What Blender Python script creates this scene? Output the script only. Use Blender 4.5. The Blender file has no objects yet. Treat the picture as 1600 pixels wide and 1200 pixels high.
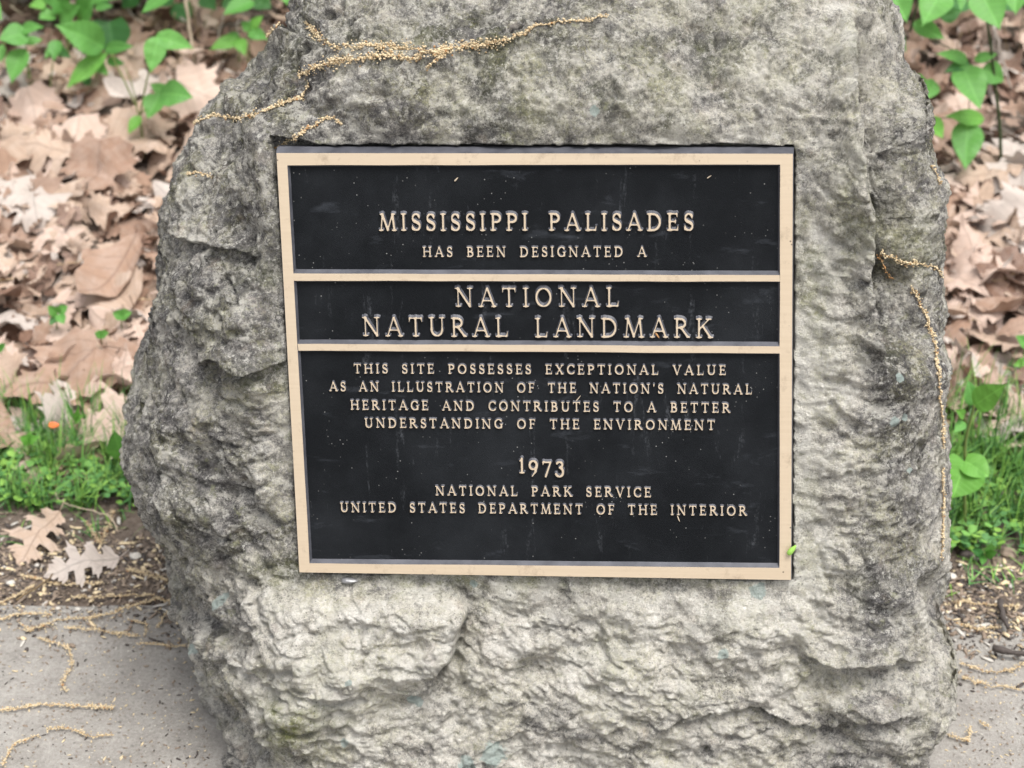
import bpy, math, random
import numpy as np
from mathutils import Vector, Matrix, geometry
from mathutils.bvhtree import BVHTree
random.seed(7); rng = np.random.default_rng(7)
R = math.radians
SC = bpy.context.scene
COL = SC.collection

# ------------------------------------------------------------------ camera, sky, sun, exposure
CAMPOS = np.array([0.0, 0.0, 1.59]); PITCH = R(30); FPX = 2600.0
cam = bpy.data.cameras.new('camera'); camo = bpy.data.objects.new('camera', cam); COL.objects.link(camo)
camo.location = CAMPOS; camo.rotation_euler = (R(90) - PITCH, 0, 0)
cam.sensor_width = 36; cam.lens = 36 * FPX / 1600; cam.clip_start = 0.05; cam.clip_end = 2000
cam.dof.use_dof = True; cam.dof.focus_distance = 1.97; cam.dof.aperture_fstop = 5.6
SC.camera = camo
SUN_EL, SUN_AZ = R(70), R(140)          # azimuth measured from +Y toward +X; the soft light comes over the photographer's right shoulder
w = bpy.data.worlds.new('World'); SC.world = w; w.use_nodes = True
nt = w.node_tree; bg = nt.nodes['Background']
sky = nt.nodes.new('ShaderNodeTexSky'); sky.sky_type = 'NISHITA'; sky.sun_disc = False
sky.sun_elevation = SUN_EL; sky.sun_rotation = SUN_AZ; sky.dust_density = 4; sky.ozone_density = 1
hs = nt.nodes.new('ShaderNodeHueSaturation'); hs.inputs['Saturation'].default_value = 0.22
nt.links.new(sky.outputs[0], hs.inputs['Color']); nt.links.new(hs.outputs[0], bg.inputs['Color'])
bg.inputs['Strength'].default_value = 0.145
sun = bpy.data.lights.new('sun', 'SUN'); sun.energy = 2.0; sun.angle = R(30); sun.color = (1, 0.965, 0.91)
suno = bpy.data.objects.new('sun', sun); COL.objects.link(suno)
suno.rotation_euler = (R(90) - SUN_EL, 0, -SUN_AZ + R(180))
suno.rotation_euler = Vector((-math.sin(SUN_AZ) * math.cos(SUN_EL), -math.cos(SUN_AZ) * math.cos(SUN_EL), -math.sin(SUN_EL))).to_track_quat('-Z', 'Y').to_euler()
SC.view_settings.view_transform = 'Standard'; SC.view_settings.look = 'None'
SC.view_settings.exposure = 0.72; SC.view_settings.gamma = 1

# ------------------------------------------------------------------ helpers
FW = np.array([0, math.cos(PITCH), -math.sin(PITCH)]); UP = np.array([0, math.sin(PITCH), math.cos(PITCH)]); RT = np.array([1.0, 0, 0])
def project(P):
    q = P - CAMPOS
    d = q @ FW
    return 800 + FPX * (q @ RT) / d, 600 - FPX * (q @ UP) / d
def ray(px, py):
    v = FW + RT * (px - 800) / FPX + UP * (600 - py) / FPX
    return v / np.linalg.norm(v)
_perm = np.random.default_rng(3).permutation(256); _perm = np.concatenate([_perm, _perm, _perm])
_g = np.random.default_rng(4).normal(size=(256, 3)); _g /= np.linalg.norm(_g, axis=1)[:, None]
def perlin(P):
    P = np.asarray(P, float); I = np.floor(P).astype(int); F = P - I; I &= 255
    U = F * F * F * (F * (F * 6 - 15) + 10)
    out = 0
    for i in (0, 1):
        wx = U[:, 0] if i else 1 - U[:, 0]
        for j in (0, 1):
            wy = U[:, 1] if j else 1 - U[:, 1]
            for k in (0, 1):
                wz = U[:, 2] if k else 1 - U[:, 2]
                h = _perm[_perm[_perm[(I[:, 0] + i) & 255] + ((I[:, 1] + j) & 255)] + ((I[:, 2] + k) & 255)]
                out = out + wx * wy * wz * (F - np.array([i, j, k])).__mul__(_g[h]).sum(1)
    return out * 1.5
_cr = np.random.default_rng(8).uniform(-1, 1, size=(256, 7))
def facets(P, k=2.2, tilt=0.55):
    """broken-stone relief: the upper envelope of tilted, randomly placed cups, with creases where they meet (about -0.7..0.6)"""
    I = np.floor(P).astype(int); out = np.full(len(P), -9.0)
    for i in (-1, 0, 1):
        for j in (-1, 0, 1):
            for l in (-1, 0, 1):
                C = I + np.array([i, j, l]); h = _perm[_perm[_perm[C[:, 0] & 255] + (C[:, 1] & 255)] + (C[:, 2] & 255)]; c = _cr[h]
                D = P - (C + 0.5 + 0.42 * c[:, :3])
                out = np.maximum(out, 0.45 * c[:, 3] + tilt * (D * c[:, 4:7]).sum(1) - k * (D * D).sum(1) * 0.5)
    return out
def smooth(a, b, x):
    t = np.clip((x - a) / (b - a), 0, 1); return t * t * (3 - 2 * t)

def gz(x, y):
    """ground height (soil): flat behind the pad, then a bank that rises"""
    x = np.asarray(x, float); y = np.asarray(y, float)
    P = np.stack([x * 1.3, y * 1.3, 0 * x + 5.5], -1).reshape(-1, 3)
    n = perlin(P).reshape(x.shape) * 0.05 + perlin(P * 3.1).reshape(x.shape) * 0.018
    s = np.clip(y - 2.35, 0, None)
    return -0.012 + np.where(s < 6, 0.20 * s * s / (s + 0.5), 0.20 * 36 / 6.5 + 0.19 * np.minimum(s - 6, 30)) + n * smooth(2.25, 2.8, y)
def on_ground(px, py, lift=0.0):
    d = ray(px, py)
    t = np.linspace(1.2, 14, 700); P = CAMPOS + t[:, None] * d
    h = np.maximum(gz(P[:, 0], P[:, 1]), np.where(P[:, 1] < 2.07, 0.0, -9))
    k = int(np.argmax(P[:, 2] < h + lift))
    if P[k, 2] >= h[k] + lift: k = 699
    a, b = P[max(k - 1, 0)], P[k]
    fa = a[2] - h[max(k - 1, 0)] - lift; fb = b[2] - h[k] - lift
    u = fa / (fa - fb) if fa != fb else 0
    return a + (b - a) * u
def at_depth(px, py, Y):
    d = ray(px, py); return CAMPOS + d * (Y - CAMPOS[1]) / d[1]

def new_mesh(name, verts, faces, smooth_shade=True):
    me = bpy.data.meshes.new(name)
    if isinstance(verts, np.ndarray) and isinstance(faces, np.ndarray):
        n = faces.shape[1]
        me.vertices.add(len(verts)); me.vertices.foreach_set('co', verts.astype(np.float32).ravel())
        me.loops.add(faces.size); me.loops.foreach_set('vertex_index', faces.astype(np.int32).ravel())
        me.polygons.add(len(faces)); me.polygons.foreach_set('loop_start', np.arange(0, faces.size, n, dtype=np.int32))
        me.update(calc_edges=True); me.validate()
    else:
        me.from_pydata([tuple(v) for v in verts], [], [tuple(f) for f in faces]); me.update()
    me.polygons.foreach_set('use_smooth', [smooth_shade] * len(me.polygons))
    return me
def link(name, me, mats=(), parent=None, loc=None):
    for m in (mats if isinstance(mats, (list, tuple)) else [mats]):
        if m is not None and len(me.materials) < (len(mats) if isinstance(mats, (list, tuple)) else 1): me.materials.append(m)
    o = bpy.data.objects.new(name, me); COL.objects.link(o)
    if parent is not None: o.parent = parent
    if loc is not None: o.location = loc
    return o
def tag(o, label=None, cat=None, group=None, kind=None):
    if label: o['label'] = label
    if cat: o['category'] = cat
    if group: o['group'] = group
    if kind: o['kind'] = kind
    return o
def empty(name, loc):
    o = bpy.data.objects.new(name, None); o.location = loc; o.empty_display_size = 0.05; COL.objects.link(o); return o

def tube_geo(pts, rad, n=6, off=0):
    """a tapered tube along points; rad is a number or one per point"""
    pts = [np.asarray(p, float) for p in pts]
    if not hasattr(rad, '__len__'): rad = [rad] * len(pts)
    V, F = [], []
    ref = np.array([0.3, 0.8, 0.5])
    for i, p in enumerate(pts):
        t = pts[min(i + 1, len(pts) - 1)] - pts[max(i - 1, 0)]; t /= (np.linalg.norm(t) + 1e-9)
        a = np.cross(t, ref); a /= (np.linalg.norm(a) + 1e-9); b = np.cross(t, a)
        for k in range(n):
            c = 2 * math.pi * k / n; V.append(p + rad[i] * (a * math.cos(c) + b * math.sin(c)))
    for i in range(len(pts) - 1):
        for k in range(n):
            F.append((off + i * n + k, off + i * n + (k + 1) % n, off + (i + 1) * n + (k + 1) % n, off + (i + 1) * n + k))
    F.append(tuple(off + k for k in range(n))[::-1]); F.append(tuple(off + (len(pts) - 1) * n + k for k in range(n)))
    return V, F
def resample(poly, step):
    P = np.array(poly, float); d = np.r_[0, np.cumsum(np.linalg.norm(np.diff(P, axis=0), axis=1))]
    n = max(2, int(d[-1] / step) + 1); t = np.linspace(0, d[-1], n)
    # Catmull-Rom-like smoothing through cubic interpolation
    out = np.stack([np.interp(t, d, P[:, k]) for k in range(P.shape[1])], 1)
    for _ in range(3):
        if len(out) > 4: out[1:-1] = 0.25 * out[:-2] + 0.5 * out[1:-1] + 0.25 * out[2:]
    return out

# ------------------------------------------------------------------ materials
class MB:
    def __init__(s, name, rough=0.8, spec=0.3):
        s.m = bpy.data.materials.new(name); s.m.use_nodes = True; s.nt = s.m.node_tree; s.N = s.nt.nodes; s.L = s.nt.links
        s.b = s.N['Principled BSDF']; s.b.inputs['Roughness'].default_value = rough
        s.b.inputs['Specular IOR Level'].default_value = spec
        s.tc = s.N.new('ShaderNodeTexCoord').outputs['Object']
    def set(s, inp, v):
        if hasattr(v, 'links') or isinstance(v, bpy.types.NodeSocket): s.L.new(v, inp)
        else: inp.default_value = v
    def noise(s, scale, detail=4, rough=0.6, dist=0, co=None, col=False):
        n = s.N.new('ShaderNodeTexNoise'); n.inputs['Scale'].default_value = scale; n.inputs['Detail'].default_value = detail
        n.inputs['Roughness'].default_value = rough; n.inputs['Distortion'].default_value = dist
        s.L.new(co if co else s.tc, n.inputs['Vector']); return n.outputs['Color' if col else 'Fac']
    def voro(s, scale, co=None, feature='F1', rnd=1, out='Distance'):
        n = s.N.new('ShaderNodeTexVoronoi'); n.feature = feature; n.inputs['Scale'].default_value = scale; n.inputs['Randomness'].default_value = rnd
        s.L.new(co if co else s.tc, n.inputs['Vector']); return n.outputs[out]
    def math(s, op, a, b=None, clamp=False):
        n = s.N.new('ShaderNodeMath'); n.operation = op; n.use_clamp = clamp
        s.set(n.inputs[0], a)
        if b is not None: s.set(n.inputs[1], b)
        return n.outputs[0]
    def ramp(s, fac, stops, interp='LINEAR'):
        n = s.N.new('ShaderNodeValToRGB'); n.color_ramp.interpolation = interp; e = n.color_ramp.elements
        while len(e) < len(stops): e.new(0.5)
        for i, (p, c) in enumerate(stops):
            e[i].position = p; e[i].color = (c, c, c, 1) if not hasattr(c, '__len__') else (*c, 1)
        s.L.new(fac, n.inputs[0]); return n.outputs[0]
    def mix(s, fac, a, b, mode='MIX'):
        n = s.N.new('ShaderNodeMix'); n.data_type = 'RGBA'; n.blend_type = mode
        s.set(n.inputs[0], fac)
        for i, v in ((6, a), (7, b)):
            if isinstance(v, bpy.types.NodeSocket): s.L.new(v, n.inputs[i])
            else: n.inputs[i].default_value = (*v, 1)
        return n.outputs[2]
    def attr(s, name):
        n = s.N.new('ShaderNodeAttribute'); n.attribute_name = name; return n.outputs['Fac']
    def color(s, c):
        if isinstance(c, bpy.types.NodeSocket): s.L.new(c, s.b.inputs['Base Color'])
        else: s.b.inputs['Base Color'].default_value = (*c, 1)
    def bump(s, h, strength=0.5, dist=0.002, prev=None):
        n = s.N.new('ShaderNodeBump'); n.inputs['Strength'].default_value = strength; n.inputs['Distance'].default_value = dist
        s.L.new(h, n.inputs['Height'])
        if prev is not None: s.L.new(prev, n.inputs['Normal'])
        s.L.new(n.outputs[0], s.b.inputs['Normal']); return n.outputs[0]
    def rand(s):
        return s.N.new('ShaderNodeObjectInfo').outputs['Random']
    def uv(s):
        n = s.N.new('ShaderNodeUVMap'); n.uv_map = 'leaf'; x = s.N.new('ShaderNodeSeparateXYZ'); s.L.new(n.outputs[0], x.inputs[0]); return x.outputs[0], x.outputs[1]

def mat_rock():
    m = MB('weathered_limestone', 0.92, 0.15)
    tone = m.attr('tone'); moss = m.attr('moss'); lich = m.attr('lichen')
    n1 = m.noise(12, 9, 0.72); n2 = m.noise(50, 8, 0.78); n3 = m.noise(190, 6, 0.8); n4 = m.noise(520, 4, 0.7)
    v = m.math('ADD', m.math('MULTIPLY', m.math('SUBTRACT', n1, 0.5), 1.1), m.math('MULTIPLY', m.math('SUBTRACT', n2, 0.5), 1.35))
    v = m.math('ADD', v, m.math('MULTIPLY', m.math('SUBTRACT', n3, 0.5), 1.5))
    v = m.math('ADD', v, m.math('MULTIPLY', m.math('SUBTRACT', n4, 0.5), 0.9))
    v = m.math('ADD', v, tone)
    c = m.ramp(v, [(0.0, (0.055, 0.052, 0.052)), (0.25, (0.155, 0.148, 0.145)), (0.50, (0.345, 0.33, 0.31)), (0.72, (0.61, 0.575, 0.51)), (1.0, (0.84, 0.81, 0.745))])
    # rusty and purple-grey grains
    g = m.ramp(m.noise(26, 5, 0.6), [(0.60, 0.0), (0.72, 1.0)])
    c = m.mix(m.math('MULTIPLY', g, 0.22), c, (0.40, 0.27, 0.17))
    g2 = m.ramp(m.noise(33, 4, 0.6, co=m.math('ADD', 0, 0) if False else None), [(0.30, 1.0), (0.40, 0.0)])
    c = m.mix(m.math('MULTIPLY', g2, 0.3), c, (0.15, 0.145, 0.165))
    # moss film
    mf = m.math('MULTIPLY', m.math('ADD', m.math('MULTIPLY', moss, 1.7), 0.03), m.ramp(m.noise(19, 8, 0.7), [(0.38, 0.0), (0.66, 1.0)]))
    mf = m.math('MULTIPLY', mf, m.ramp(m.noise(140, 4, 0.7), [(0.25, 0.35), (0.6, 1.0)]), True)
    c = m.mix(mf, c, m.mix(m.noise(60, 3), (0.07, 0.085, 0.025), (0.27, 0.29, 0.10)))
    def off(k):
        mp = m.N.new('ShaderNodeMapping'); mp.inputs['Location'].default_value = (k, k * 1.7, -k); m.L.new(m.tc, mp.inputs[0]); return mp.outputs[0]
    # crisp-edged crusts: dark grey film, pale scabs, olive specks
    for sc_, k, lo, hi, f_, col in ((22, 3.1, .535, .575, .60, (0.125, 0.12, 0.12)), (70, 8.3, .56, .605, .55, (0.11, 0.106, 0.104)), (34, 5.7, .53, .57, .60, (0.66, 0.635, 0.57)), (95, 11.9, .56, .60, .75, (0.74, 0.72, 0.66)), (48, 14.2, .58, .625, .40, (0.27, 0.28, 0.13)), (17, 19.4, .58, .64, .35, (0.46, 0.40, 0.36))):
        f = m.math('MULTIPLY', m.ramp(m.noise(sc_, 9, 0.78, co=off(k)), [(lo, 0.0), (hi, 1.0)]), f_)
        if col[0] < .2: f = m.math('MULTIPLY', f, m.ramp(tone, [(0.35, 1.0), (0.80, 0.62)]))
        c = m.mix(f, c, col)
    # thin yellow-green lichen film in patches
    yf = m.math('MULTIPLY', m.ramp(m.noise(15, 6, 0.75), [(0.46, 0.0), (0.66, 1.0)]), m.ramp(m.noise(230, 4, 0.75), [(0.40, 0.0), (0.60, 1.0)]))
    c = m.mix(m.math('MULTIPLY', yf, 0.48), c, (0.52, 0.50, 0.28))
    wf = m.math('MULTIPLY', m.ramp(m.noise(23, 5, 0.75), [(0.50, 0.0), (0.64, 1.0)]), m.ramp(m.noise(330, 4, 0.75), [(0.48, 0.0), (0.60, 1.0)]))
    c = m.mix(m.math('MULTIPLY', wf, 0.6), c, (0.66, 0.65, 0.60))
    # white crust flecks
    sp = m.voro(95); fl = m.math('MULTIPLY', m.ramp(sp, [(0.10, 1.0), (0.20, 0.0)]), m.ramp(m.noise(14, 4), [(0.50, 0.0), (0.62, 1.0)]))
    c = m.mix(m.math('MULTIPLY', fl, 0.75), c, (0.62, 0.60, 0.54))
    # black pinhole dots
    sd = m.voro(170); fd = m.math('MULTIPLY', m.ramp(sd, [(0.14, 1.0), (0.24, 0.0)]), m.ramp(m.noise(9, 4), [(0.46, 0.0), (0.6, 1.0)]))
    c = m.mix(m.math('MULTIPLY', fd, 0.6), c, (0.07, 0.068, 0.06))
    # blue-green lichen rosettes where the sculpt marks them
    lf = m.ramp(m.math('ADD', lich, m.math('MULTIPLY', m.math('SUBTRACT', m.noise(120, 5, 0.7), 0.5), 0.9)), [(0.48, 0.0), (0.58, 1.0)])
    c = m.mix(m.math('MULTIPLY', lf, 0.8), c, (0.42, 0.50, 0.47))
    m.color(c)
    h = m.math('ADD', m.math('MULTIPLY', n3, 1.0), m.math('MULTIPLY', n4, 0.45))
    h = m.math('ADD', h, m.math('MULTIPLY', m.ramp(m.voro(130), [(0, 0.0), (0.35, 1.0)]), 0.35))
    h = m.math('ADD', h, m.math('MULTIPLY', m.noise(90, 8, 0.8), 1.2)); m.bump(h, 0.9, 0.007)
    return m.m
def mat_bronze():
    m = MB('brushed_bronze', 0.42, 0.5); m.b.inputs['Metallic'].default_value = 0.3
    mp = m.N.new('ShaderNodeMapping'); mp.inputs['Scale'].default_value = (6, 30, 260); m.L.new(m.tc, mp.inputs[0])
    n = m.noise(1.0, 4, 0.6, co=mp.outputs[0]); big = m.noise(9, 4)
    c = m.mix(n, (0.53, 0.41, 0.28), (0.67, 0.55, 0.405)); c = m.mix(m.math('MULTIPLY', big, 0.5), c, (0.64, 0.55, 0.43))
    sp = m.ramp(m.voro(60), [(0.045, 1.0), (0.075, 0.0)])
    sp = m.math('MULTIPLY', sp, m.ramp(m.noise(12), [(0.5, 0.0), (0.56, 1.0)]))
    c = m.mix(m.math('MULTIPLY', sp, 0.8), c, (0.08, 0.06, 0.05))
    st = m.ramp(m.noise(34, 6, 0.75), [(0.55, 0.0), (0.72, 1.0)]); c = m.mix(m.math('MULTIPLY', st, 0.55), c, (0.30, 0.22, 0.15))
    m.color(c); m.L.new(m.ramp(n, [(0.2, 0.38), (0.8, 0.52)]), m.b.inputs['Roughness']); m.bump(n, 0.15, 0.0006); return m.m
def mat_black():
    m = MB('black_enamel', 0.42, 0.12)
    n = m.noise(60, 5); dust = m.noise(7, 6, 0.65)
    c = m.mix(m.ramp(dust, [(0.42, 0.0), (0.75, 1.0)]), (0.006, 0.007, 0.0085), (0.016, 0.018, 0.021))
    fl = m.math('MULTIPLY', m.ramp(m.voro(150), [(0.07, 1.0), (0.13, 0.0)]), m.ramp(m.noise(22, 4), [(0.52, 0.0), (0.60, 1.0)]))
    c = m.mix(m.math('MULTIPLY', fl, 0.5), c, (0.42, 0.42, 0.40))
    mp = m.N.new('ShaderNodeMapping'); mp.inputs['Rotation'].default_value = (0, R(35), 0); mp.inputs['Scale'].default_value = (9, 9, 34); m.L.new(m.tc, mp.inputs[0])
    sc = m.ramp(m.noise(1.3, 5, 0.65, 0.4, co=mp.outputs[0]), [(0.60, 0.0), (0.76, 1.0)])
    c = m.mix(m.math('MULTIPLY', sc, 0.14), c, (0.20, 0.22, 0.26))
    mp2 = m.N.new('ShaderNodeMapping'); mp2.inputs['Scale'].default_value = (46, 9, 7); m.L.new(m.tc, mp2.inputs[0])
    vs = m.math('MULTIPLY', m.ramp(m.noise(1.0, 6, 0.7, 0.3, co=mp2.outputs[0]), [(0.60, 0.0), (0.72, 1.0)]), m.ramp(m.noise(260, 3, 0.7), [(0.42, 0.0), (0.62, 1.0)]))
    c = m.mix(m.math('MULTIPLY', vs, 0.30), c, (0.22, 0.235, 0.26))
    m.color(c); m.L.new(m.ramp(dust, [(0.3, 0.36), (0.8, 0.55)]), m.b.inputs['Roughness']); m.bump(m.noise(900, 4, 0.7), 0.5, 0.001); return m.m
def mat_patina_sheen():
    m = MB('dark_patina_sky_sheen', 0.5, 0.5)  # patina colour lightened blue-grey; sky sheen of the black side walls painted in
    m.color(m.ramp(m.noise(40, 5), [(0.3, (0.045, 0.047, 0.058)), (0.7, (0.10, 0.102, 0.118))])); return m.m
def mat_concrete():
    m = MB('weathered_concrete', 0.9, 0.2)
    a = m.noise(2.2, 6, 0.6); b = m.noise(26, 7, 0.7); d = m.noise(170, 5, 0.7); e = m.noise(620, 3)
    v = m.math('ADD', m.math('MULTIPLY', a, 0.35), m.math('MULTIPLY', b, 0.4)); v = m.math('ADD', v, m.math('MULTIPLY', d, 0.45)); v = m.math('ADD', v, m.math('MULTIPLY', e, 0.28))
    c = m.ramp(v, [(0.42, (0.15, 0.142, 0.132)), (0.70, (0.335, 0.315, 0.29)), (1.0, (0.57, 0.545, 0.505))])
    pit = m.math('MULTIPLY', m.ramp(m.voro(46), [(0.10, 1.0), (0.18, 0.0)]), m.ramp(m.noise(11), [(0.5, 0.0), (0.58, 1.0)]))
    c = m.mix(m.math('MULTIPLY', pit, 0.65), c, (0.075, 0.07, 0.065))
    rs = m.math('MULTIPLY', m.ramp(m.voro(37, m.noise(3, 2, col=True) if False else None), [(0.09, 1.0), (0.15, 0.0)]), m.ramp(m.noise(17), [(0.56, 0.0), (0.62, 1.0)]))
    c = m.mix(m.math('MULTIPLY', rs, 0.6), c, (0.25, 0.13, 0.08))
    st = m.ramp(m.noise(5, 6, 0.72), [(0.46, 0.0), (0.70, 1.0)]); c = m.mix(m.math('MULTIPLY', st, 0.38), c, (0.13, 0.115, 0.095))
    ag = m.ramp(m.voro(120), [(0.16, 1.0), (0.26, 0.0)]); ag = m.math('MULTIPLY', ag, m.ramp(m.noise(40, 3), [(0.48, 0.0), (0.58, 1.0)])); c = m.mix(m.math('MULTIPLY', ag, 0.5), c, (0.50, 0.47, 0.43))
    m.color(c); m.bump(m.math('ADD', m.math('ADD', d, m.math('MULTIPLY', e, 0.6)), m.math('MULTIPLY', b, 0.8)), 0.9, 0.005); return m.m
def mat_soil():
    m = MB('humus_soil', 0.95, 0.1)
    a = m.noise(9, 6); b = m.noise(70, 7, 0.72); v = m.math('ADD', m.math('MULTIPLY', a, 0.4), m.math('MULTIPLY', b, 0.7))
    m.color(m.ramp(v, [(0.35, (0.065, 0.05, 0.04)), (0.58, (0.185, 0.148, 0.122)), (0.8, (0.38, 0.32, 0.27))]))
    m.bump(b, 0.9, 0.012); return m.m
def mat_dead(name, c0, c1, c2):
    """a dry leaf: two tones, a darker midrib and side veins, blotches"""
    m = MB(name, 0.75, 0.25); u, v = m.uv(); r = m.rand()
    au = m.math('ABSOLUTE', u)
    n = m.noise(38, 6, 0.65); k = m.noise(150, 4)
    c = m.mix(m.math('ADD', m.math('MULTIPLY', r, 0.6), m.math('MULTIPLY', n, 0.4)), c0, c1)
    c = m.mix(m.math('MULTIPLY', m.ramp(n, [(0.5, 0.0), (0.75, 1.0)]), 0.45), c, c2)
    c = m.mix(m.math('MULTIPLY', m.ramp(k, [(0.5, 0.0), (0.7, 1.0)]), 0.15), c, c2)
    sp = m.math('MULTIPLY', m.ramp(m.voro(70), [(0.12, 1.0), (0.24, 0.0)]), m.ramp(m.noise(9, 4), [(0.45, 0.0), (0.6, 1.0)]))
    c = m.mix(m.math('MULTIPLY', sp, 0.5), c, tuple(x * 0.4 for x in c2))
    c = m.mix(m.ramp(m.noise(5, 5, 0.7), [(0.42, 0.0), (0.72, 0.55)]), c, tuple(min(1, 0.5 * x + 0.5 * y) for x, y in zip(c1, (0.62, 0.56, 0.52))))
    mid = m.ramp(au, [(0.006, 1.0), (0.016, 0.0)])
    f = m.math('FRACT', m.math('MULTIPLY', m.math('SUBTRACT', v, m.math('MULTIPLY', au, 0.85)), 7.0))
    sv = m.ramp(m.math('ABSOLUTE', m.math('SUBTRACT', f, 0.5)), [(0.03, 1.0), (0.075, 0.0)])
    ve = m.math('MAXIMUM', mid, m.math('MULTIPLY', sv, 0.6))
    c = m.mix(m.math('MULTIPLY', ve, 0.45), c, tuple(x * 0.55 for x in c0))
    m.color(c); m.b.inputs['Subsurface Weight'].default_value = 0
    m.bump(m.math('ADD', m.math('MULTIPLY', ve, 0.8), m.math('MULTIPLY', n, 1.2)), 0.5, 0.003)
    t = m.N.new('ShaderNodeBsdfTranslucent'); m.L.new(c, t.inputs['Color']); mx = m.N.new('ShaderNodeMixShader'); mx.inputs[0].default_value = 0.12
    out = m.N['Material Output']; m.L.new(m.b.outputs[0], mx.inputs[1]); m.L.new(t.outputs[0], mx.inputs[2]); m.L.new(mx.outputs[0], out.inputs[0])
    return m.m
def mat_green(name, c0, c1, vein=7.0):
    m = MB(name, 0.5, 0.4); u, v = m.uv(); r = m.rand(); au = m.math('ABSOLUTE', u)
    n = m.noise(60, 4); c = m.mix(m.math('ADD', m.math('MULTIPLY', r, 0.7), m.math('MULTIPLY', n, 0.4)), c0, c1)
    mid = m.ramp(au, [(0.008, 1.0), (0.02, 0.0)])
    f = m.math('FRACT', m.math('MULTIPLY', m.math('SUBTRACT', v, m.math('MULTIPLY', au, 0.8)), vein))
    sv = m.ramp(m.math('ABSOLUTE', m.math('SUBTRACT', f, 0.5)), [(0.02, 1.0), (0.12, 0.0)])
    ve = m.math('MAXIMUM', mid, m.math('MULTIPLY', sv, 0.5))
    c = m.mix(m.math('MULTIPLY', ve, 0.35), c, tuple(min(1, x * 1.7 + 0.02) for x in c1)); m.color(c)
    m.bump(m.math('SUBTRACT', m.math('MULTIPLY', n, 0.3), ve), 0.35, 0.002)
    t = m.N.new('ShaderNodeBsdfTranslucent'); m.L.new(m.mix(0.5, c, (0.20, 0.42, 0.06)), t.inputs['Color']); mx = m.N.new('ShaderNodeMixShader'); mx.inputs[0].default_value = 0.35
    out = m.N['Material Output']; m.L.new(m.b.outputs[0], mx.inputs[1]); m.L.new(t.outputs[0], mx.inputs[2]); m.L.new(mx.outputs[0], out.inputs[0])
    return m.m
def mat_plain(name, c0, c1, scale=60, rough=0.8, spec=0.3, bump=0.3, metal=0):
    m = MB(name, rough, spec); n = m.noise(scale, 5); m.color(m.mix(n, c0, c1)); m.bump(n, bump, 0.003); m.b.inputs['Metallic'].default_value = metal; return m.m

M = dict(rock=mat_rock(), bronze=mat_bronze(), black=mat_black(), patina_sheen=mat_patina_sheen(), concrete=mat_concrete(), soil=mat_soil(),
    tan=mat_dead('tan_dry_leaf', (0.42, 0.30, 0.225), (0.53, 0.405, 0.315), (0.31, 0.21, 0.155)),
    brown=mat_dead('brown_dry_leaf', (0.30, 0.19, 0.135), (0.41, 0.275, 0.20), (0.20, 0.125, 0.09)),
    pink=mat_dead('pinkish_dry_leaf', (0.54, 0.40, 0.325), (0.62, 0.48, 0.40), (0.43, 0.30, 0.24)),
    pale=mat_dead('pale_dry_leaf', (0.49, 0.43, 0.385), (0.56, 0.49, 0.44), (0.40, 0.33, 0.285)),
    dark=mat_dead('dark_dry_leaf', (0.17, 0.10, 0.07), (0.25, 0.15, 0.105), (0.10, 0.06, 0.045)),
    green=mat_green('fresh_green_leaf', (0.10, 0.30, 0.065), (0.15, 0.39, 0.085)),
    bright=mat_green('bright_green_leaf', (0.14, 0.38, 0.06), (0.19, 0.45, 0.08)),
    deep=mat_green('deep_green_leaf', (0.04, 0.155, 0.045), (0.075, 0.22, 0.06)),
    stem=mat_plain('green_stem', (0.14, 0.20, 0.05), (0.20, 0.24, 0.08)),
    redstem=mat_plain('brown_stem', (0.13, 0.09, 0.05), (0.22, 0.16, 0.09)),
    darkstem=mat_plain('dark_green_stem', (0.03, 0.05, 0.02), (0.06, 0.08, 0.03)),
    stick=mat_plain('dry_straw_stick', (0.48, 0.38, 0.27), (0.58, 0.49, 0.38)),
    greystick=mat_plain('grey_dry_twig', (0.36, 0.31, 0.27), (0.52, 0.47, 0.42)),
    bark=mat_plain('dark_bark', (0.035, 0.03, 0.028), (0.12, 0.10, 0.09), 120, bump=0.8),
    catkin=mat_plain('dry_catkin', (0.56, 0.43, 0.25), (0.78, 0.66, 0.46), 700),
    catkin_brown=mat_plain('browned_catkin', (0.36, 0.25, 0.13), (0.52, 0.38, 0.22), 700),
    rust=mat_plain('rusty_catkin', (0.40, 0.20, 0.08), (0.52, 0.30, 0.14), 900),
    grass=mat_plain('spring_grass', (0.10, 0.25, 0.05), (0.19, 0.38, 0.09), 8, 0.55),
    pebble=mat_plain('pale_pebble', (0.42, 0.39, 0.35), (0.62, 0.59, 0.54), 90),
    chip=mat_plain('wood_chip', (0.16, 0.12, 0.09), (0.34, 0.27, 0.21), 40),
    lead=mat_plain('lead_solder', (0.20, 0.20, 0.21), (0.45, 0.45, 0.45), 200, 0.4, 0.5, 0.4, 0.5),
    seed=mat_plain('green_seed', (0.24, 0.48, 0.07), (0.34, 0.58, 0.12), 60, 0.45),
    petal=mat_plain('orange_scrap', (0.75, 0.14, 0.04), (0.80, 0.22, 0.07), 60, 0.5))

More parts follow.
